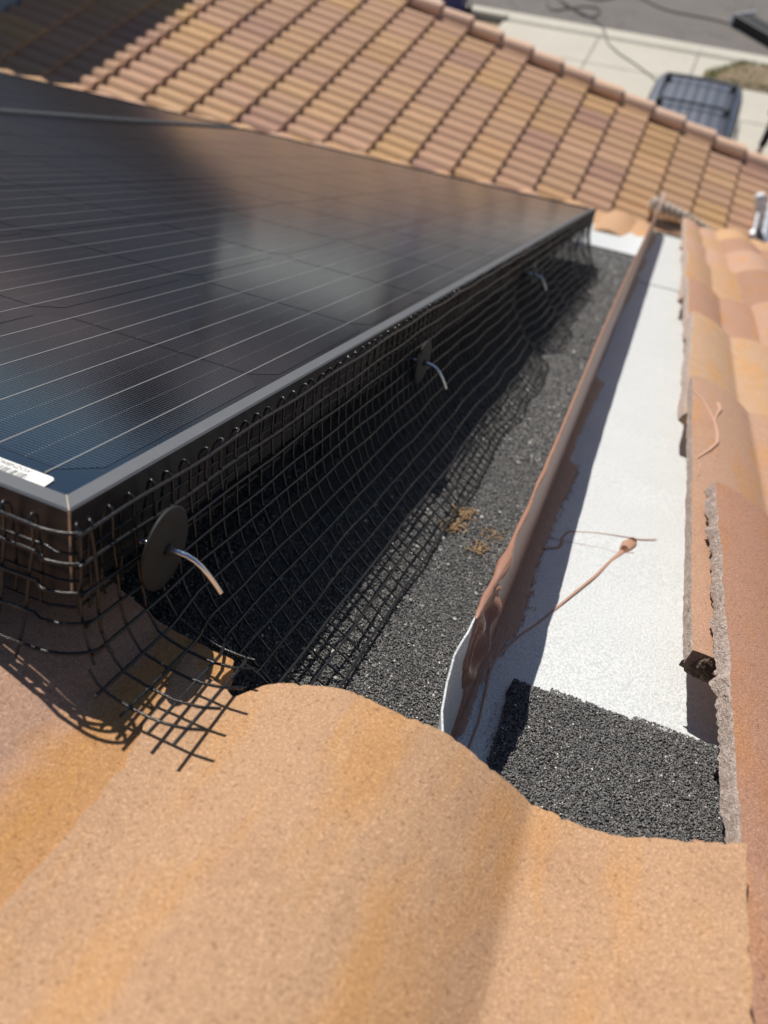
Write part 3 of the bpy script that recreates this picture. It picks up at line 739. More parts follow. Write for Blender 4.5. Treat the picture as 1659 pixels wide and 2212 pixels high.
for k in range(ncourse):
    xt = RX1 - .0 - k * EXP
    xw = GP[0] + xt * GX[0]
    ylow = np.interp(xw, [-5.6, -4.45, -2.8, -1.2, 0, 1.1], [4.2, 4.3, 4.75, 5.5, 5.95, 6.4])
    off = (k % 2) * TW / 2
    y = yb1 - TW + off - .02
    while y + GP[1] > ylow - TW:
        if y + TW < yb1 + .02: cells.append((xt, y))
        y -= TW
    if off: cells.append((xt, yb1 - TW + off - .02 - 0.0)) if False else None
for (xt, y) in cells:
    o = link('roof_tile', vm, gro_, (xt, y, .0)); c = GPAL[int(rng.integers(len(GPAL)))]; k = .93 + rng.normal(0, .035); o.color = (c[0] * k, c[1] * k, c[2] * k, 1)
# half-width tiles that fill the staggered courses at the rake
hm = MB(); nu_ = 13; ys_ = np.linspace(0, TW / 2, nu_); zz = .034 * np.abs(np.sin(np.pi * ys_ / (TW / 2))) ** .85; L = EXP + .075
P = np.array([[(x, y, z_ + .088 * x + .040) for y, z_ in zip(ys_, zz)] for x in np.linspace(-L, 0, 4)]); Q = P.copy(); Q[:, :, 2] -= .02
hm.grid(P, 0, True); hm.grid(np.stack([P[-1], Q[-1]]), 0, False); hm.grid(np.stack([P[:, -1], Q[:, -1]]), 0, False)
hme = hm.mesh('half_tile', [M['tile_far']])
for k in range(ncourse):
    if k % 2 == 0:
        o = link('half_tile', hme, gro_, (RX1 - k * EXP, yb1 - TW / 2 + .135 - TW / 2 + .0, .0)); c = GPAL[int(rng.integers(5))]; o.color = (*c, 1)
# rake caps
rk = MB(); prof = [(-.09, .004), (-.085, .060), (-.05, .092), (.0, .100), (.05, .092), (.088, .055), (.094, -.10), (.080, -.10)]
A = []; L = EXP + .06
for x in (-L, 0): A.append([(x, y * (1 + .12 * x), z_ * (1 + .25 * x) + .085 * x + .034) for y, z_ in prof])
rk.grid(np.array(A), 0, False); rk.add(A[1], [tuple(range(len(prof)))]); rk.add(A[0], [tuple(range(len(prof)))[::-1]])
rme = rk.mesh('rake_tile', [M['tile_far']])
for k in range(ncourse):
    o = link('rake_tile', rme, gro_, (RX1 - k * EXP, yb1 - .01, .0)); c = [(.66, .435, .30), (.68, .445, .30), (.64, .42, .29), (.665, .44, .305)][k % 4]; o.color = (*c, 1)
# garage body, gutter
ez = GP[2] + (1.06 - GP[0]) * -math.tan(GA)
w = MB(); w.box((-5.3, 3.2, 0), (.75, 8.02, ez - .15)); w.build('garage_wall', M['stucco'], house)
w = MB(); A = [(-5.3, 7.99, ez - .15), (.75, 7.99, ez - .15), (.75, 7.99, ez - .06), (-5.3, 7.99, ez + 6.05 * math.tan(GA) - .06)]
w.add(A + [(x, 8.03, z_) for x, y_, z_ in A], [(3, 2, 1, 0), (4, 5, 6, 7), (0, 1, 5, 4), (1, 2, 6, 5), (2, 3, 7, 6), (3, 0, 4, 7)]); w.build('gable_wall', M['stucco'], house)
w = MB(); w.box((-5.3, 8.08, ez - .4), (-5.25, 8.09, ez - .38)); 
gt = MB(); gt.tube([(1.13, 3.6, ez - .02), (1.13, 8.05, ez - .02)], .055, 10); gt.build('gutter', M['gutter'], house)
# upper storey wing whose wall shades the garage roof
wz = GP[2] + (-5.42 - GP[0]) * -math.tan(GA)
w = MB(); w.box((-9.6, 2.6, wz - 3.6), (-5.42, 9.2, wz + 1.47)); w.build('wing_wall', M['greystucco'], house)
w = MB(); A = [(-9.8, 2.3, wz + 2.65), (-5.34, 2.3, wz + 1.48), (-5.34, 9.5, wz + 1.48), (-9.8, 9.5, wz + 2.65)]
w.add(A + [(x, y, z_ + .09) for x, y, z_ in A], [(0, 3, 2, 1)[::-1], (4, 5, 6, 7), (0, 1, 5, 4), (1, 2, 6, 5), (2, 3, 7, 6), (3, 0, 4, 7)]); w.build('wing_roof', M['nb_roof'], house)

# ================================================================== SOLAR PANELS
PW, PL, PH = 1.05, 1.958, .040
def panel(u_right, label):
    t = thing('solar_panel', label, 'solar panel', (u_right, 0, -PH), 'black solar panels on the upper roof', roof=True)
    LIP = .0085
    rails = {'long': ((0, PL)), 'short': ((-PW, 0))}
    def rail(axis, pos, inward):
        b = MB()
        # profile: outside wall, top lip with a small bevel, inside drop
        pr_ = [(0, 0), (0, PH - .0009), (.0009, PH), (LIP - .0003, PH), (LIP, PH - .0018), (LIP, .004), (.022, .004), (.022, 0)]
        def pt(d_, h_, end):
            if axis == 'v': return (pos + inward * d_, (d_ if end == 0 else PL - d_), h_)
            return ((-d_ if end == 0 else -PW + d_), pos + inward * d_, h_)
        A = [pt(d_, h_, 0) for d_, h_ in pr_]; B = [pt(d_, h_, 1) for d_, h_ in pr_]; n = len(pr_)
        fs = [(i, (i + 1) % n, (i + 1) % n + n, i + n) for i in range(n)] + [tuple(range(n)), tuple(range(n, 2 * n))]
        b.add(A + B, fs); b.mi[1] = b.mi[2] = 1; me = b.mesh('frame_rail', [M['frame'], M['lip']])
        import bmesh as bme; q = bme.new(); q.from_mesh(me); bme.ops.recalc_face_normals(q, faces=q.faces); q.to_mesh(me); q.free()
        link('frame_rail', me, t)
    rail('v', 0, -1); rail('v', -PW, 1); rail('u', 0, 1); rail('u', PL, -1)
    b = MB(); b.box((-PW + .006, .006, PH - .006), (-.006, PL - .006, PH - .0022)); b.build('backsheet', M['sheet'], t)
    cp = .1587; cw_ = .1562; ch = .0125
    b = MB(); o_ = cw_ / 2
    oc = [(-o_ + ch, -o_), (o_ - ch, -o_), (o_, -o_ + ch), (o_, o_ - ch), (o_ - ch, o_), (-o_ + ch, o_), (-o_, o_ - ch), (-o_, -o_ + ch)]
    b.add([(x, y, 0) for x, y in oc] + [(x, y, -.00012) for x, y in oc], [tuple(range(8))] + [(i + 8, (i + 1) % 8 + 8, (i + 1) % 8, i) for i in range(8)])
    cme = b.mesh('cell', M['cell'])
    for i in range(6):
        for j in range(12): link('cell', cme, t, (-.013 - cp / 2 - i * cp, .0245 + cp / 2 + j * cp, PH - .0020))
    b = MB(); b.box((-.00045, -PL / 2 + .0195, 0), (.00045, PL / 2 - .0195, .0001)); rme_ = b.mesh('ribbon', M['ribbon'])
    for i in range(6):
        for k in range(5): link('ribbon', rme_, t, (-.013 - i * cp - cp * (k + .5) / 5, PL / 2, PH - .00195))
    return t
p1 = panel(0, 'large black solar panel in front, with white barcode label at its near corner')
p2 = panel(-PW - .022, 'black solar panel behind the gap, cut off at the left edge of the photo')
b = MB(); b.add([(-.0002, -.0006, 0), (.0006, .0002, 0), (.0006, .0002, PH - .0004), (-.0002, -.0006, PH - .0004)], [(0, 1, 2, 3)])
b.tube([(.0001, -.0001, .001), (.0001, -.0001, PH - .0008)], .0006, 5); b.tube([(0, 0, PH - .0002), (-.008, .008, PH + .0001)], [.0005, .0004], 5)
b.build('mitre_edge', M['frame_edge'], p1)
# barcode label
LU0, LU1, LV0, LV1 = -.118, -.0215, .0086, .0182; lz = PH - .00165
b = MB(); pts = [(LU0, LV0), (LU1 + .0008, LV0)] + [(LU1 - .003 + .003 * math.sin(a), LV1 - .003 + .003 * math.cos(a)) for a in np.linspace(1.6, 0, 8)] + [(LU0, LV1)]
b.add([(x, y, lz) for x, y in pts] + [(x, y, lz - .0002) for x, y in pts], [tuple(range(len(pts)))] + [(i + len(pts), (i + 1) % len(pts) + len(pts), (i + 1) % len(pts), i) for i in range(len(pts))])
lab = b.build('barcode_label', M['sticker'], p1)
b = MB(); x = LU0 + .006; rr = np.random.default_rng(4)
while x < LU1 - .0095:
    wd_ = rr.choice([.00028, .00028, .00055, .0008]); b.add([(x, LV0 + .0011, lz + .00006), (x + wd_, LV0 + .0011, lz + .00006), (x + wd_, LV0 + .0052, lz + .00006), (x, LV0 + .0052, lz + .00006)], [(0, 1, 2, 3)]); x += wd_ + rr.choice([.0003, .0005, .0008])
bc = b.build('barcode', M['ink'], lab)
tm = text_mesh('XOZN80650', .0034, 'lettering', M['ink'])
lt = link('lettering', tm, lab, (-.0325, .0171, lz + .00007), (0, 0, math.pi))

# ================================================================== WIRE MESH SKIRT
PITCH = .0130
prof_o = np.array([8.6, 9, 11, 12.5, 15, 19, 26, 34, 42, 51, 61, 72.5, 83]) / 1000
prof_w = np.array([-5.8, -19.5, -32, -46, -58, -69.5, -82, -92, -101.5, -111, -119, -126.5, -133.5]) / 1000
def wav(v, r):
    k = np.clip((v - .30) / .5, 0, 1) * (r / 12.0) ** .8
    a = .0062 * math.sin(2 * math.pi * v / .345 + 1.1) + .0042 * math.sin(2 * math.pi * v / .207 + 2.0) + .003 * math.sin(2 * math.pi * v / .118)
    b_ = .0006 * math.sin(v * 37 + r * 1.9) + .0004 * math.sin(v * 83 + r * 3.1)
    return a * k + b_ * min(1, r / 4)
def skirt(v, r):
    """point of the right-hand skirt at v, row r (may be fractional)"""
    o_ = np.interp(r, np.arange(13), prof_o); w_ = np.interp(r, np.arange(13), prof_w)
    if r > 12: o_ = prof_o[12] + (r - 12) * .0118; w_ = prof_w[12] - (r - 12) * .002
    fl = 1 + .10 * math.sin(v * 2.1 + .4) * (r / 12)
    q = wav(v, r)
    far = np.clip((v - 1.72) / .24, 0, 1)
    o2 = o_ * fl + q * .8
    o2 = o2 * (1 - .45 * far * (r / 12) ** 2)
    w2 = w_ + q * .45 + .0006 * math.sin(v * 61 + r) + .0058 * float(np.clip((v - .08) / .35, 0, 1)) * (1 - r / 14)
    k = float(np.clip((.068 - v) / .036, 0, 1)); k = k * k * (3 - 2 * k)
    if k > 0 and r > 3.6:      # the flap that rides up over the tiles beside the corner
        fo_ = np.interp(r, [3.6, 4, 5, 6, 7, 8, 9.4], [.0139, .0155, .0235, .0365, .0500, .0628, .0765]); fw_ = np.interp(r, [3.6, 4, 5, 6, 7, 8, 9.4], [-.0532, -.0590, -.0705, -.0735, -.0745, -.0720, -.0655])
        o2 = o2 + (fo_ - o2) * k; w2 = w2 + (fw_ - w2) * k
    return np.array([o2, v + (.004 * (r / 12) * math.sin(v * 9 + 1)) * (1 - k), w2])
def corner_path(s, r):
    """rows that wrap round the panel's corner: s>0 along +v, s<0 along the near edge to -u"""
    o_ = np.interp(r, np.arange(13), prof_o); w_ = np.interp(r, np.arange(13), prof_w)
    if r > 3: o_ = o_ + (r - 3) * .0016
    R = .008; arc = (o_ + R) * math.pi / 2 * 0 + .5 * math.pi * R
    if s > arc / 2 + .0:
        return skirt(s - arc / 2 - R + .0, r) if True else None
    if s < -arc / 2:
        d_ = -s - arc / 2
        sag = .0035 * math.sin(d_ * 9 + r * .5)
        return np.array([-R - d_ + R * 0, -o_ + .002 * math.sin(d_ * 21 + r), w_ + sag * .5 - .004 * min(1, d_ / .1)])
    a = (arc / 2 - s) / arc * math.pi / 2
    return np.array([-R + (o_ + R) * math.cos(a), (R - R) - R * 0 + -(o_ + R) * math.sin(a) + R * (0) + R * math.sin(a) * 1.0 - R * (1 - math.cos(a)) * 0, w_])
WIRE_R = .00088
skt = thing('wire_mesh', 'black wire mesh skirt hung along the solar panel down to the felt', 'wire mesh', (0, 0, -.1), roof=True)
SB = np.array([0, 0, -.1])
VEND = 1.972
def wire(name, pts, r=WIRE_R, k=6):
    b = MB(); b.tube(shift(pts, SB), r, k); return b.build(name, M['wire'], skt)
vs_long = np.concatenate([np.arange(.002, .6, .0065), np.arange(.6, VEND, .012), [VEND]])
for rr_ in range(13):
    if rr_ <= 4:
        s_ = np.concatenate([-np.arange(.62, .02, -.012), -np.arange(.02, -.02, -.0015)])
        pts = [corner_path(x, rr_) for x in s_] + [skirt(v, rr_) for v in vs_long if v > .016]
    else:
        v0 = {5: -.0165, 6: -.0180, 7: -.0185, 8: -.0205, 9: .053, 10: .048, 11: .044, 12: .040}[rr_]
        pts = [skirt(v, rr_) for v in np.concatenate([np.arange(v0, .016, .004), vs_long[vs_long > max(v0 + .004, .016)]])]
    wire('long_wire', pts)
for bw in (-.0185, -.0315, -.0445):
    wire('long_wire', [np.array([-x, -.0036 - .0008 * math.sin(x * 40), bw + .002 * math.sin(x * 11 + bw * 900)]) for x in np.arange(.62, .006, -.012)] +
         [np.array([-.0036 + .0072 * q, -.0036 + .003 * q, bw]) for q in np.linspace(0, 1, 5)] +
         [np.array([.0036 + .0006 * math.sin(v * 23), v, bw + .0016 * math.sin(v * 29 + bw * 700) + .0058 * float(np.clip((v - .08) / .35, 0, 1))]) for v in np.arange(.004, VEND, .012)], .00072)
hook = np.array([(4.2, -47), (3.6, -39), (3.2, -31), (2.8, -22), (3.0, -13), (3.4, -7.5), (4.4, -4.2), (5.8, -3.0), (7.2, -3.6)]) / 1000
nc = int((VEND + .010) / .01345)
for i in range(nc):
    v = -.0115 + i * .01345 + rng.normal(0, .0002); pts = []
    lean = rng.normal(0, .0006)
    flap = v < .010
    if not flap:
        up = .0058 * float(np.clip((v - .08) / .35, 0, 1))
        for (o_, w_) in hook: pts.append((o_ + rng.normal(0, .0002), v + lean * 2 + wav(v, 0) * .3 + .0012 * math.sin(w_ * 260 + i), w_ + up + rng.normal(0, .0003)))
    rmax = 12.42; r0_ = 0
    if v < .034: rmax = 9.1 - (.25 if i % 2 else 0)
    elif v < .050: rmax = 8.6
    if flap: r0_ = 4.35 if v < 0 else 3.7
    for q in np.linspace(r0_, rmax, int((rmax - r0_) * 2.4)):
        p = skirt(v, q); p[0] -= .0012
        if .034 < v < .05 and q > 7.5: p[2] = max(p[2], -.079)
        pts.append(p)
    wire('cross_wire', pts, .00070)
# cross wires round the corner and along the near edge
for i in range(48):
    s_ = .016 - i * PITCH + rng.normal(0, .0005); pts = []
    base = corner_path(s_, 0); b1 = corner_path(s_, .001)
    out = np.array([0, -1, 0]) if s_ < -.008 else np.array([.7, -.7, 0])
    for (o_, w_) in hook: pts.append(base + out * (o_ - .0086) + np.array([rng.normal(0, .0004), 0, w_ - base[2]]))
    for q in np.linspace(0, 4.5, 12): pts.append(corner_path(s_, q) - out * .0014 + np.array([.0012 * math.sin(q * 1.3 + i), 0, 0]))
    wire('cross_wire', pts, .00070)

# mesh clips
names = ['matt black round clip with bent silver rod, nearest the near panel corner', 'black round clip with silver rod, second along the mesh from the near corner',
         'blurred black round clip with silver rod, third along the mesh', 'blurred dark clip with silver rod, last one near the far panel corner']
proto = None; clip_parts = []
cb = MB(); Rd = .0192; n = 48
prof = [(0.0001, .0013), (.004, .0012), (.012, .0011), (Rd - .0008, .0007), (Rd, .0001), (Rd - .0004, -.0009), (.0001, -.0004)]
cb.lathe(prof, n); wme = cb.mesh('washer', M['washer'])
cb = MB(); rod = [(0, 0, -.012), (0, 0, .002), (0, 0, .006), (.0004, -.0007, .0098), (.001, -.0024, .0130), (.0018, -.0052, .0160), (.0030, -.0094, .0190), (.0044, -.0140, .0216), (.0058, -.0188, .0240)]
cb.tube(rod, .00135, 10); rdme = cb.mesh('rod', M['alu'])
cb = MB(); cb.box((-.0042, -.0003, .0011), (.0042, .0003, .0022)); cb.lathe([(.0028, .0008), (.0028, .0024), (.0015, .0026)], 12); hme_ = cb.mesh('hub', M['washer'])
# local axes of a clip: x along v, y up off the roof, z away from the panel
for k, (v, w_, u_, tl) in enumerate([(.034, -.0278, .0200, .10), (.411, -.0375, .0195, -.02), (.955, -.033, .0215, .04), (1.47, -.036, .0275, -.05)]):
    t = thing('mesh_clip', names[k], 'clip', (0, 0, 0), 'round clips holding the mesh to the panel', roof=True)
    R_ = Matrix(((0, 0, 1, u_), (1, 0, 0, v), (0, 1, 0, w_), (0, 0, 0, 1)))
    t.matrix_world = roofM() @ R_ @ Matrix.Rotation(tl, 4, 'Y')
    link('washer', wme, t); link('rod', rdme, t); link('hub', hme_, t)

# dried moss and straw on the felt
def debris(u, v, n, spread, label):
    b = MB(); rr = np.random.default_rng(int(u * 1e4)); c0 = np.array([u, v, CAPW + .002])
    for i in range(n):
        p = np.array([rr.normal(0, spread), rr.normal(0, spread * 1.5), abs(rr.normal(0, .0012))]); a_ = rr.random() * 6.28; l_ = .002 + .005 * rr.random()
        q = p + np.array([math.cos(a_) * l_, math.sin(a_) * l_, rr.normal(0, .0008)])
        b.tube([p, (p + q) / 2 + rr.normal(0, .0006, 3), q], .00025 + .0005 * rr.random(), 4)
    o = b.build('dry_moss', M['straw']); o.matrix_world = roofM() @ Matrix.Translation(c0)
    tag(o, label, kind='stuff')
debris(.0985, .352, 85, .005, 'dry yellow moss beside the mesh foot'); debris(.0945, .325, 60, .004, 'dry straw against the mesh foot'); debris(.122, .307, 40, .0045, 'thin dry moss in the middle of the felt'); debris(.126, .335, 26, .004, 'few dry straws near the fin')
b = MB(); b.tube([(0, 0, 0), (.006, .010, .001), (.0105, .0205, .0005)], .00022, 4); b.tube([(.012, .001, .001), (.004, .013, .0016)], .00022, 4)
o = b.build('dry_straw', M['straw']); o.matrix_world = roofM() @ Matrix.Translation((.037, .105, CAPW + .003)); tag(o, 'two crossed dry grass stalks behind the mesh', kind='stuff')

# ================================================================== THINGS BEYOND THE EAVE
# ribbed pipe on the garage roof
pb = MB(); pts = []; rr_ = []
for i in range(150):
    t = i / 149; x = .04 + .60 * t; y = 6.42 + .03 * math.sin(t * 3); zc = GP[2] + (x - GP[0]) * -math.tan(GA) + .13
    pts.append((x, y, zc)); rr_.append((.058 - .030 * t) * (1 + .27 * (1 if (i // 7) % 2 else -1)))
pb.tube(pts, rr_, 14, smooth=False)
tag(pb.build('ribbed_pipe', M['pipe']), 'pale ribbed flexible pipe lying on the garage roof past the eave', 'pipe')
# tan pole
pe0, pe1 = rw(.1515, 3.15, -.055), rw(.149, 4.75, -.035)
pb = MB(); pb.tube([pe0, pe1], .0085, 10); tag(pb.build('pole', M['pole']), 'thin tan pole sticking out past the end of the fin', 'pole')

# ladder at the garage eave
def gz(x): return GP[2] - (x - GP[0]) * math.tan(GA)
lad = thing('ladder', 'bright aluminium ladder leaning on the garage eave, cut by the right edge', 'ladder', (2.445, 6.95, 0))
LB = np.array([2.445, 6.95, 0]); tx = np.array([-.333, 0, 1.0]); tx /= np.linalg.norm(tx)
Lh = 4.74
def rail_pts(y, z0, z1): return [np.array([0, y, 0]) + tx * z0, np.array([0, y, 0]) + tx * z1]
for y in (.02, -.56):
    b = MB(); a0, a1 = rail_pts(y, .02, Lh)
    nrm = np.cross(tx, (0, 1, 0)); q = []
    for a_ in (a0, a1):
        for (dx, dy) in ((-.016, -.036), (.016, -.036), (.016, .036), (-.016, .036)): q.append(a_ + nrm * dx + np.array([0, dy, 0]))
    b.add(q, [(0, 1, 2, 3)[::-1], (4, 5, 6, 7), (0, 1, 5, 4), (1, 2, 6, 5), (2, 3, 7, 6), (3, 0, 4, 7)]); rl = b.build('rail', M['ladder'], lad)
    if y < 0: continue
    b = MB(); c_ = a1 + tx * .01; b.tube([c_ - tx * .34, c_ - tx * .33, c_ - tx * .02, c_ + tx * .01, c_ + tx * .02], [.034, .045, .047, .042, .028], 14); b.build('end_cap', M['casewhite'], rl)
for i in range(15):
    b = MB(); c_ = tx * (.3 + i * .31); b.tube([c_ + np.array([0, -.56, 0]), c_ + np.array([0, .02, 0])], .015, 8); b.build('rung', M['ladder'], lad)

# trash bin at the kerb
tb = thing('trash_bin', 'dark blue wheeled trash bin by the kerb at the top edge', 'trash bin', (-6.72, 21.25, .03))
b = MB(); A = [(-.27, -.30, .10), (.27, -.30, .10), (.27, .28, .10), (-.27, .28, .10)]; B_ = [(-.33, -.36, 1.0), (.33, -.36, 1.0), (.33, .36, 1.0), (-.33, .36, 1.0)]
b.add(A + B_, [(3, 2, 1, 0), (4, 5, 6, 7), (0, 1, 5, 4), (1, 2, 6, 5), (2, 3, 7, 6), (3, 0, 4, 7)]); bo_ = b.build('body', M['bin'], tb)
md = bo_.modifiers.new('round', 'BEVEL'); md.width = .04; md.segments = 3
b = MB(); P = np.array([[(-.36 + .72 * i / 8, -.39 + .80 * j / 8, 1.0 + .07 * math.sin(math.pi * i / 8) * math.sin(math.pi * (j + 1) / 10)) for j in range(9)] for i in range(9)]); b.grid(P, 0, True); Q = P.copy(); Q[:, :, 2] = .985; b.grid(Q, 0, True, flip=True)
for e0, e1 in ((P[0], Q[0]), (P[-1], Q[-1]), (P[:, 0], Q[:, 0]), (P[:, -1], Q[:, -1])): b.grid(np.stack([e0, e1]))
b.build('lid', M['bin'], tb)
b = MB(); b.box((-.31, -.33, 0.0), (.33, .30, .12)); bo_ = b.build('base', M['bindark'], tb); md = bo_.modifiers.new('round', 'BEVEL'); md.width = .03; md.segments = 2
for sx in (-.30, .34):
    b = MB(); b.tube([(sx, .22, .12), (sx + .05, .22, .12)], .12, 18); wl = b.build('wheel', M['rubber'], tb)
b = MB(); b.tube([(-.26, .40, .97), (.26, .40, .97)], .02, 8); b.build('handle', M['bindark'], tb)

# hoses on the street
def smooth_path(P, sub=8):
    P = np.array(P, float); out = []
    for i in range(len(P) - 1):
        p0, p1, p2, p3 = P[max(0, i - 1)], P[i], P[i + 1], P[min(len(P) - 1, i + 2)]
        for a in np.linspace(0, 1, sub, endpoint=False): out.append(.5 * ((2 * p1) + (-p0 + p2) * a + (2 * p0 - 5 * p1 + 4 * p2 - p3) * a * a + (-p0 + 3 * p1 - 3 * p2 + p3) * a ** 3))
    out.append(P[-1]); return np.array(out)
def groundpt(x, y, z_=0.0):      # used to set hose points where the photo shows them on the street
    d_ = MR @ (RC.T @ np.array([x - 829.5, y - 1106, 1575.5])); c_ = np.array([cw[0], cw[1], cw[2] + Z0]); k_ = (z_ - c_[2]) / d_[2]; return c_ + d_ * k_
hp = [(1500, -22), (1495, 0), (1560, 20), (1640, 33), (1700, 38)]
hA = [(1180, -30), (1182, 0), (1184, 14), (1196, 22), (1222, 19), (1262, 14), (1290, 18), (1296, 27), (1283, 36), (1262, 34), (1240, 22), (1215, 6), (1200, -12), (1196, -30)]
hB = [(1215, 2), (1235, 16), (1262, 30), (1287, 44), (1303, 62), (1305, 72), (1312, 92), (1335, 115), (1362, 133), (1386, 150), (1412, 170), (1430, 190)]
hC = [(1240, -26), (1270, -4), (1310, -2), (1345, -10), (1380, -6), (1412, 10), (1450, 24), (1490, 32), (1540, 42), (1590, 56), (1630, 78), (1660, 88), (1700, 92)]
for nm, pts, lab_, rad in (('hose', hA, 'dark hose lying in loops on the street', .016), ('hose', hB, 'dark hose running from the street loops over the kerb to the car', .014), ('hose', hC, 'dark hose curving along the street to the right edge', .016)):
    P = [groundpt(x, y, .02) for x, y in pts]; P = smooth_path(P)
    for p in P: p[2] = .02 + (.05 if 21.4 < p[1] < 21.8 else 0) + (.012 if p[1] < 21.5 else 0)
    b = MB(); b.tube(P, rad, 6); tag(b.build(nm, M['hose']), lab_, 'hose')
# black case with a white end on the street
cp0 = groundpt(1612, 36, .25); cdir = groundpt(1668, 68, .25) - cp0; cdir[2] = 0; Lc = np.linalg.norm(cdir); cdir /= Lc
ce = thing('equipment_case', 'long black box with a white end and pale lettering at top right corner', 'box', (cp0[0], cp0[1], 0))
ang = math.atan2(cdir[1], cdir[0]); ce.rotation_euler = (0, 0, ang)
b = MB(); b.box((-.20, -.20, 0.003), (2.1, .26, .25)); bo_ = b.build('body', M['casebody'], ce); md = bo_.modifiers.new('round', 'BEVEL'); md.width = .02; md.segments = 2
b = MB(); P = np.array([[(-.30 + .09 * i + .06 * math.sin(j / 10 * 1.6), -.22 + .70 * j / 10, .27 - .03 * (i == 0)) for j in range(11)] for i in range(2)]); b.grid(P, 0, True, flip=True); Q = P.copy(); Q[:, :, 2] = .01; b.grid(Q, 0, True)
for e0, e1 in ((P[0], Q[0]), (P[-1], Q[-1]), (P[:, 0], Q[:, 0]), (P[:, -1], Q[:, -1])): b.grid(np.stack([e0, e1]))
b.build('end_panel', M['casewhite'], ce)
tm = text_mesh('BR', .22, 'lettering', M['casetext']); link('lettering', tm, ce, (1.02, .19, .254), (0, 0, -math.pi / 2))

# ================================================================== CAR
car = thing('car', 'dusty grey blue estate car with black roof racks on the driveway', 'car', (0.06, 13.55, .015))
# stations along y (0 = middle): y, half width at sill, half width at belt, belt height, half width at roof, roof height
ST = [(-2.42, .74, .78, .66, .64, .70), (-2.30, .86, .90, .74, .70, .80), (-1.95, .92, .95, .90, .78, .97), (-1.15, .94, .98, 1.02, .80, 1.09), (-.95, .94, .98, 1.05, .80, 1.18), (-.25, .95, .99, 1.08, .755, 1.66), (.2, .95, .99, 1.09, .775, 1.74), (1.2, .95, .99, 1.10, .785, 1.765), (2.15, .95, .985, 1.10, .775, 1.75), (2.52, .94, .97, 1.08, .72, 1.69), (2.62, .92, .94, 1.05, .68, 1.50), (2.70, .88, .90, .95, .60, 1.05)]
def section(s_):
    y, ws, wb, hb, wr, hr = s_
    k = min(1, max(0, (hr - hb - .1) / .5))
    half = [(0, .28), (ws * .9, .28), (ws, .40), (wb, hb * .72), (wb - .01, hb - .05), (wb - .04, hb), (wb - .07 - .03 * (1 - k), hb + (hr - hb) * .12), (wr + .05, hr - (hr - hb) * .22 - .02), (wr, hr - .035), (wr - .06, hr - .006), (wr * .55, hr + .012), (0, hr + .018)]
    R_ = [(x, y, z_) for x, z_ in half]; L_ = [(-x, y, z_) for x, z_ in half[::-1][1:-1]]
    return R_ + L_
secs = [section(s_) for s_ in ST]
# refine along y
def interp_secs(secs, n=5):
    S = np.array(secs); out = []
    for i in range(len(S) - 1):
        p0, p1, p2, p3 = S[max(0, i - 1)], S[i], S[i + 1], S[min(len(S) - 1, i + 2)]
        for a in np.linspace(0, 1, n, endpoint=False):
            out.append(p1 + (p2 - p1) * a)
    out.append(S[-1]); return np.array(out)
SS = interp_secs(secs, 3); cbm = MB(); n = SS.shape[1]
V = SS.reshape(-1, 3); fs = []; mi = []
for i in range(SS.shape[0] - 1):
    for j in range(n): fs.append((i * n + j, i * n + (j + 1) % n, (i + 1) * n + (j + 1) % n, (i + 1) * n + j))
cbm.add(V, fs, 0, True); cbm.add(SS[0], [tuple(range(n))], 0); cbm.add(SS[-1], [tuple(range(n))[::-1]], 0)
body = cbm.build('body', M['carpaint'], car)
def car_surf(y, side, q):
    """point on the greenhouse side; q 0 belt .. 1 roof edge"""
    st = np.array(ST); f_ = [np.interp(y, st[:, 0], st[:, k]) for k in range(1, 6)]
    ws, wb, hb, wr, hr = f_; a = np.array([wb - .07, hb + (hr - hb) * .12]); c_ = np.array([wr + .05, hr - (hr - hb) * .22 - .02])
    p = a + (c_ - a) * q; return (side * (p[0] + .006), y, p[1])
for side in (1, -1):
    for (y0, y1) in ((-.42, .22), (.30, 1.12), (1.20, 2.05)):
        P = np.array([[car_surf(y0 + (y1 - y0) * i / 6 + (.16 * q if y0 < -.2 and i == 0 else 0), side, q) for q in (.02, .35, .7, .98)] for i in range(7)])
        b = MB(); b.grid(P, 0, True, flip=side > 0); b.build('window', M['carglass'], car)
    P = np.array([[(side * (.5 * (1 - i / 5) + .002 * 0), -2.40 + .06 * (1 - i / 5), .55 + .16 * j) for j in range(2)] for i in range(2)])
    b = MB(); b.lathe([(.001, .03), (.07, .02), (.09, 0)], 14, c=(0, 0, 0)); o = b.build('headlight', M['lamp'], car, (side * .62, -2.36, .66)); o.rotation_euler = (math.pi / 2, 0, 0); o.scale = (1.5, .8, 1)
    b = MB(); P_ = [(side * 1.0, -.78, 1.08), (side * 1.08, -.80, 1.10)]; b.box((min(side * .97, side * 1.13), -.86, 1.04), (max(side * .97, side * 1.13), -.74, 1.18)); o = b.build('mirror', M['carpaint'], car); md = o.modifiers.new('round', 'BEVEL'); md.width = .03; md.segments = 3
    b = MB(); b.tube([(side * .62, -.02, 1.70), (side * .635, .3, 1.785), (side * .64, 2.1, 1.795), (side * .62, 2.4, 1.72)], .022, 8); rl = b.build('roof_rail', M['carblack'], car)
    for y in (-1.45, 1.45):
        b = MB(); b.tube([(side * .70, y, .34), (side * .925, y, .34)], .345, 28); wl = b.build('wheel', M['rubber'], car)
        b = MB(); b.lathe([(.001, .0), (.06, .004), (.20, -.012), (.225, .006)], 20); rm = b.build('rim', M['alu'], wl, (side * .928, y, .34)); rm.rotation_euler = (0, side * math.pi / 2, 0)
P = np.array([[(-.74 + 1.48 * i / 8, -.94 + .70 * j / 6, 1.20 + .475 * j / 6 + .035 * math.sin(math.pi * i / 8) * (1 - 0.3 * j / 6)) for j in range(7)] for i in range(9)])
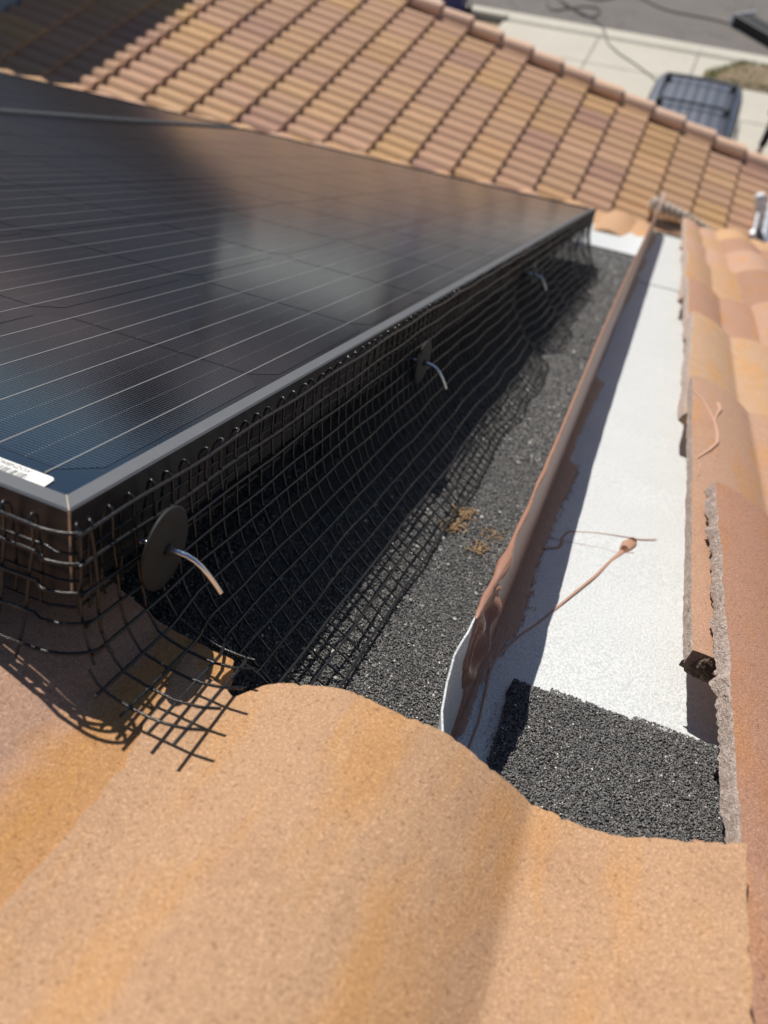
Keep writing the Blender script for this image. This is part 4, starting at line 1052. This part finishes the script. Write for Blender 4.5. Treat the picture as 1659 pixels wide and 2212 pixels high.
b = MB(); b.grid(P, 0, True, flip=True); b.build('windscreen', M['carglass'], car)
# ribbed roof skin
P = np.zeros((61, 22, 3))
for i in range(61):
    x = -.56 + 1.12 * i / 60
    rib = .009 * (1 if (abs(((x + .56) % .187) - .0935) < .052) else 0)
    for j in range(22):
        y = -.02 + 2.42 * j / 21; zt = np.interp(y, [s_[0] for s_ in ST], [s_[5] for s_ in ST])
        P[i, j] = (x, y, zt + .016 + rib - .02 * (abs(x) / .56) ** 2)
b = MB(); b.grid(P, 0, False, flip=True); b.build('roof_skin', M['carroof'], car)
b = MB(); b.box((-.27, .02, 1.745), (.27, .34, 1.775)); b.build('sunroof', M['carglass'], car)
for y in (1.05, 2.05 - .0):
    b = MB(); b.tube([(-.63, y, 1.845), (0, y, 1.855), (.63, y, 1.845)], .022, 8); cr = b.build('crossbar', M['carblack'], car)
    for sx in (-.60, .60):
        b = MB(); b.box((sx - .05, y - .06, 1.76), (sx + .05, y + .06, 1.865)); o = b.build('foot', M['carblack'], cr); md = o.modifiers.new('round', 'BEVEL'); md.width = .02; md.segments = 2
b = MB(); b.box((-.3, -2.47, .45), (.3, -2.42, .62)); b.build('grille', M['carblack'], car)

# ================================================================== PERSON
per = thing('person', 'person in black trousers on the driveway, only a leg shows at right edge', 'person', (1.80, 17.22, .015))
def skinned(name, verts, edges, radii, mat, parent, sub=2):
    me = bpy.data.meshes.new(name); me.from_pydata(verts, edges, []); me.materials.append(mat)
    o = link(name, me, parent)
    md = o.modifiers.new('skin', 'SKIN'); md.use_smooth_shade = True
    sv_ = me.skin_vertices[0].data
    for i, r_ in enumerate(radii): sv_[i].radius = (r_, r_); sv_[i].use_root = (i == 0)
    if sub: s2 = o.modifiers.new('sub', 'SUBSURF'); s2.levels = sub; s2.render_levels = sub
    return o
vb = [(.0, 0, .95), (0, .01, 1.12), (0, .01, 1.30), (0, 0, 1.42), (0, -.01, 1.50), (0, -.02, 1.60), (0, -.03, 1.72),
      (-.10, 0, .90), (-.11, -.03, .50), (-.13, .0, .09), (-.14, -.15, .04), (.10, 0, .90), (.13, .05, .50), (.17, .18, .09), (.20, .04, .04),
      (-.18, 0, 1.40), (-.24, .01, 1.12), (-.25, -.10, .90), (-.25, -.15, .83), (.18, 0, 1.40), (.25, .03, 1.12), (.26, -.06, .90), (.26, -.10, .83)]
eb = [(0, 1), (1, 2), (2, 3), (3, 4), (4, 5), (5, 6), (0, 7), (7, 8), (8, 9), (9, 10), (0, 11), (11, 12), (12, 13), (13, 14), (3, 15), (15, 16), (16, 17), (17, 18), (3, 19), (19, 20), (20, 21), (21, 22)]
rb = [.14, .13, .15, .12, .055, .085, .075, .095, .072, .05, .04, .095, .072, .05, .04, .065, .05, .038, .035, .065, .05, .038, .035]
bdy = skinned('body', vb, eb, rb, M['skin'], per)
tv = [(0, 0, .97), (0, 0, 1.0), (-.10, 0, .88), (-.11, -.03, .50), (-.13, 0, .12), (.10, 0, .88), (.13, .05, .50), (.17, .17, .12)]
skinned('trousers', tv, [(0, 1), (0, 2), (2, 3), (3, 4), (0, 5), (5, 6), (6, 7)], [.155, .15, .115, .095, .082, .115, .095, .082], M['trouser'], per)
hv = [(0, .01, 1.10), (0, .01, 1.30), (0, 0, 1.43), (-.18, 0, 1.40), (-.24, .01, 1.15), (.18, 0, 1.40), (.25, .03, 1.15), (0, 0, .96)]
skinned('shirt', hv, [(0, 1), (1, 2), (2, 3), (3, 4), (2, 5), (5, 6), (0, 7)], [.155, .17, .12, .085, .075, .085, .075, .16], M['shirt'], per)
b = MB(); b.lathe([(.001, .125), (.05, .115), (.085, .07), (.095, .01), (.09, -.03)], 18, c=(0, -.02, 1.68)); b.build('hair', M['hair'], per)
for sx in (-.033, .033):
    b = MB(); b.lathe([(.001, .012), (.008, .008), (.012, 0), (.008, -.008), (.001, -.012)], 10, c=(sx, -.105, 1.64)); b.build('eye', M['casewhite'], per)
for (fx, fy) in ((-.137, -.07), (.19, .11)):
    b = MB(); P = np.array([[(fx + (.045 + .01 * math.sin(i / 8 * 3)) * math.cos(a), fy - .13 + .27 * i / 8, .045 + .045 * math.sin(a) * (1 if i > 4 else .75)) for a in np.linspace(0, 2 * math.pi, 13)] for i in range(9)]); b.grid(P, 0, True); b.add(P[0], [tuple(range(12))]); b.add(P[-1], [tuple(range(12))[::-1]]); b.build('shoe', M['rubber'], per)

# ================================================================== ACROSS THE STREET (seen in the panel glass)
side2 = MB(); side2.box((-60, 30.22, -.05), (60, 32.0, .12)); tag(side2.build('sidewalk', M['concrete']), 'pale sidewalk on the far side of the street', kind='structure')
def neighbour(x0, x1, y0, hgt, label, wallmat, storeys=1):
    t = thing('neighbour_house', label, 'house', ((x0 + x1) / 2, y0, 0)); w_ = (x1 - x0) / 2; dp = 9
    b = MB(); b.box((-w_, 0, 0), (w_, dp, hgt)); b.build('wall', wallmat, t)
    b = MB(); e = .6; rh = 2.2
    A = [(-w_ - e, -e, hgt - .05), (w_ + e, -e, hgt - .05), (w_ + e, dp + e, hgt - .05), (-w_ - e, dp + e, hgt - .05), (-w_ + 3.2, dp / 2, hgt + rh), (w_ - 3.2, dp / 2, hgt + rh)]
    b.add(A, [(0, 1, 5, 4), (1, 2, 5), (2, 3, 4, 5), (3, 0, 4), (3, 2, 1, 0)]); b.build('roof', M['nb_roof'], t)
    b = MB(); b.box((-w_ + .8, -.05, 0), (-w_ + 5.4, -.004, 2.3)); b.build('garage_door', M['nb_door'], t)
    for k in range(storeys):
        for xx in (w_ - 4.2, w_ - 1.9):
            b = MB(); b.box((xx - .75, -.06, 1.0 + k * 2.7), (xx + .75, -.004, 2.2 + k * 2.7)); fr_ = b.build('window', M['nb_door'], t)
            b = MB(); b.box((xx - .66, -.08, 1.09 + k * 2.7), (xx + .66, -.062, 2.11 + k * 2.7)); b.build('pane', M['nb_glass'], fr_)
d2 = MB(); d2.box((-27.0, 32.02, -.05), (-12.2, 43.0, .06)); tag(d2.build('far_driveway', M['concrete']), 'wide pale driveway across the street, mirrored in the panel', kind='structure')
neighbour(-25.5, -12.4, 43.0, 3.3, 'tan single storey house across the street, mirrored in the panel', M['nb_wall'])
neighbour(-47.0, -31.5, 40.0, 5.9, 'two storey house with brown roof across the street, mirrored at left of the panel', M['nb_wall'], 2)
neighbour(-9.0, 3.5, 38.0, 3.1, 'single storey house across the street straight ahead', M['nb_wall'])
neighbour(-66.0, -50.0, 46.0, 5.9, 'two storey house far down the street at left', M['nb_wall'], 2)
hl = MB(); xs_ = np.linspace(-420, 260, 60); ys2 = np.linspace(120, 330, 16); Ph = np.zeros((16, 60, 3))
for i, y in enumerate(ys2):
    for j, x in enumerate(xs_):
        q = math.sin(math.pi * min(1, i / 11)) if i < 6 else 1.0
        Ph[i, j] = (x, y, -.5 + (20 + 5 * math.sin(x * .021) + 3 * math.sin(x * .057 + 1)) * (i / 15) ** .8 + rng.normal(0, .5))
hl.grid(Ph, 0, True, flip=True); tag(hl.build('hills', M['hill']), 'brown scrubby hills beyond the far houses', kind='structure')
def tree(x, y, ht, rad, seed, label):
    t = thing('tree', label, 'tree', (x, y, 0)); rr = np.random.default_rng(seed)
    b = MB(); b.tube([(0, 0, -.05), (.05, 0, ht * .25), (-.06, .05, ht * .5), (.0, 0, ht * .75)], [.2, .16, .11, .05], 8)
    for k in range(6):
        a_ = k * 1.05; b.tube([(0, 0, ht * (.35 + .05 * k)), (math.cos(a_) * rad * .4, math.sin(a_) * rad * .4, ht * (.5 + .05 * k)), (math.cos(a_) * rad * .7, math.sin(a_) * rad * .7, ht * (.62 + .05 * k))], [.08, .05, .02], 6)
    b.build('trunk', M['bark'], t)
    n = 5000; c = rr.normal(size=(40, 3)); c /= np.linalg.norm(c, axis=1)[:, None]; c *= (rr.random((40, 1)) ** .5) * np.array([[rad, rad, ht * .3]]); c[:, 2] += ht * .68
    p = c[rr.integers(0, 40, n)] + rr.normal(0, rad * .16, (n, 3)); sz = .10 + .12 * rr.random((n, 1, 1))
    tri = p[:, None, :] + rr.normal(size=(n, 3, 3)) * sz
    me = bpy.data.meshes.new('crown'); me.from_pydata(tri.reshape(-1, 3).tolist(), [], [(3 * i, 3 * i + 1, 3 * i + 2) for i in range(n)]); me.materials.append(M['leaf']); o = link('crown', me, t)
tree(-21.2, 33.2, 6.5, 1.9, 1, 'dense green street tree standing on the verge before the tan house')
tree(-11.0, 35.0, 5.0, 1.5, 2, 'small green tree right of the wide pale driveway')
tree(-28.5, 41.0, 7.5, 2.6, 5, 'round tree between the tan house and the two storey house')
tree(-19.0, 58.0, 11.5, 4.5, 3, 'tall tree rising behind the tan single storey house')
tree(-36.0, 56.0, 13.0, 4.8, 4, 'tall tree rising behind the two storey house')
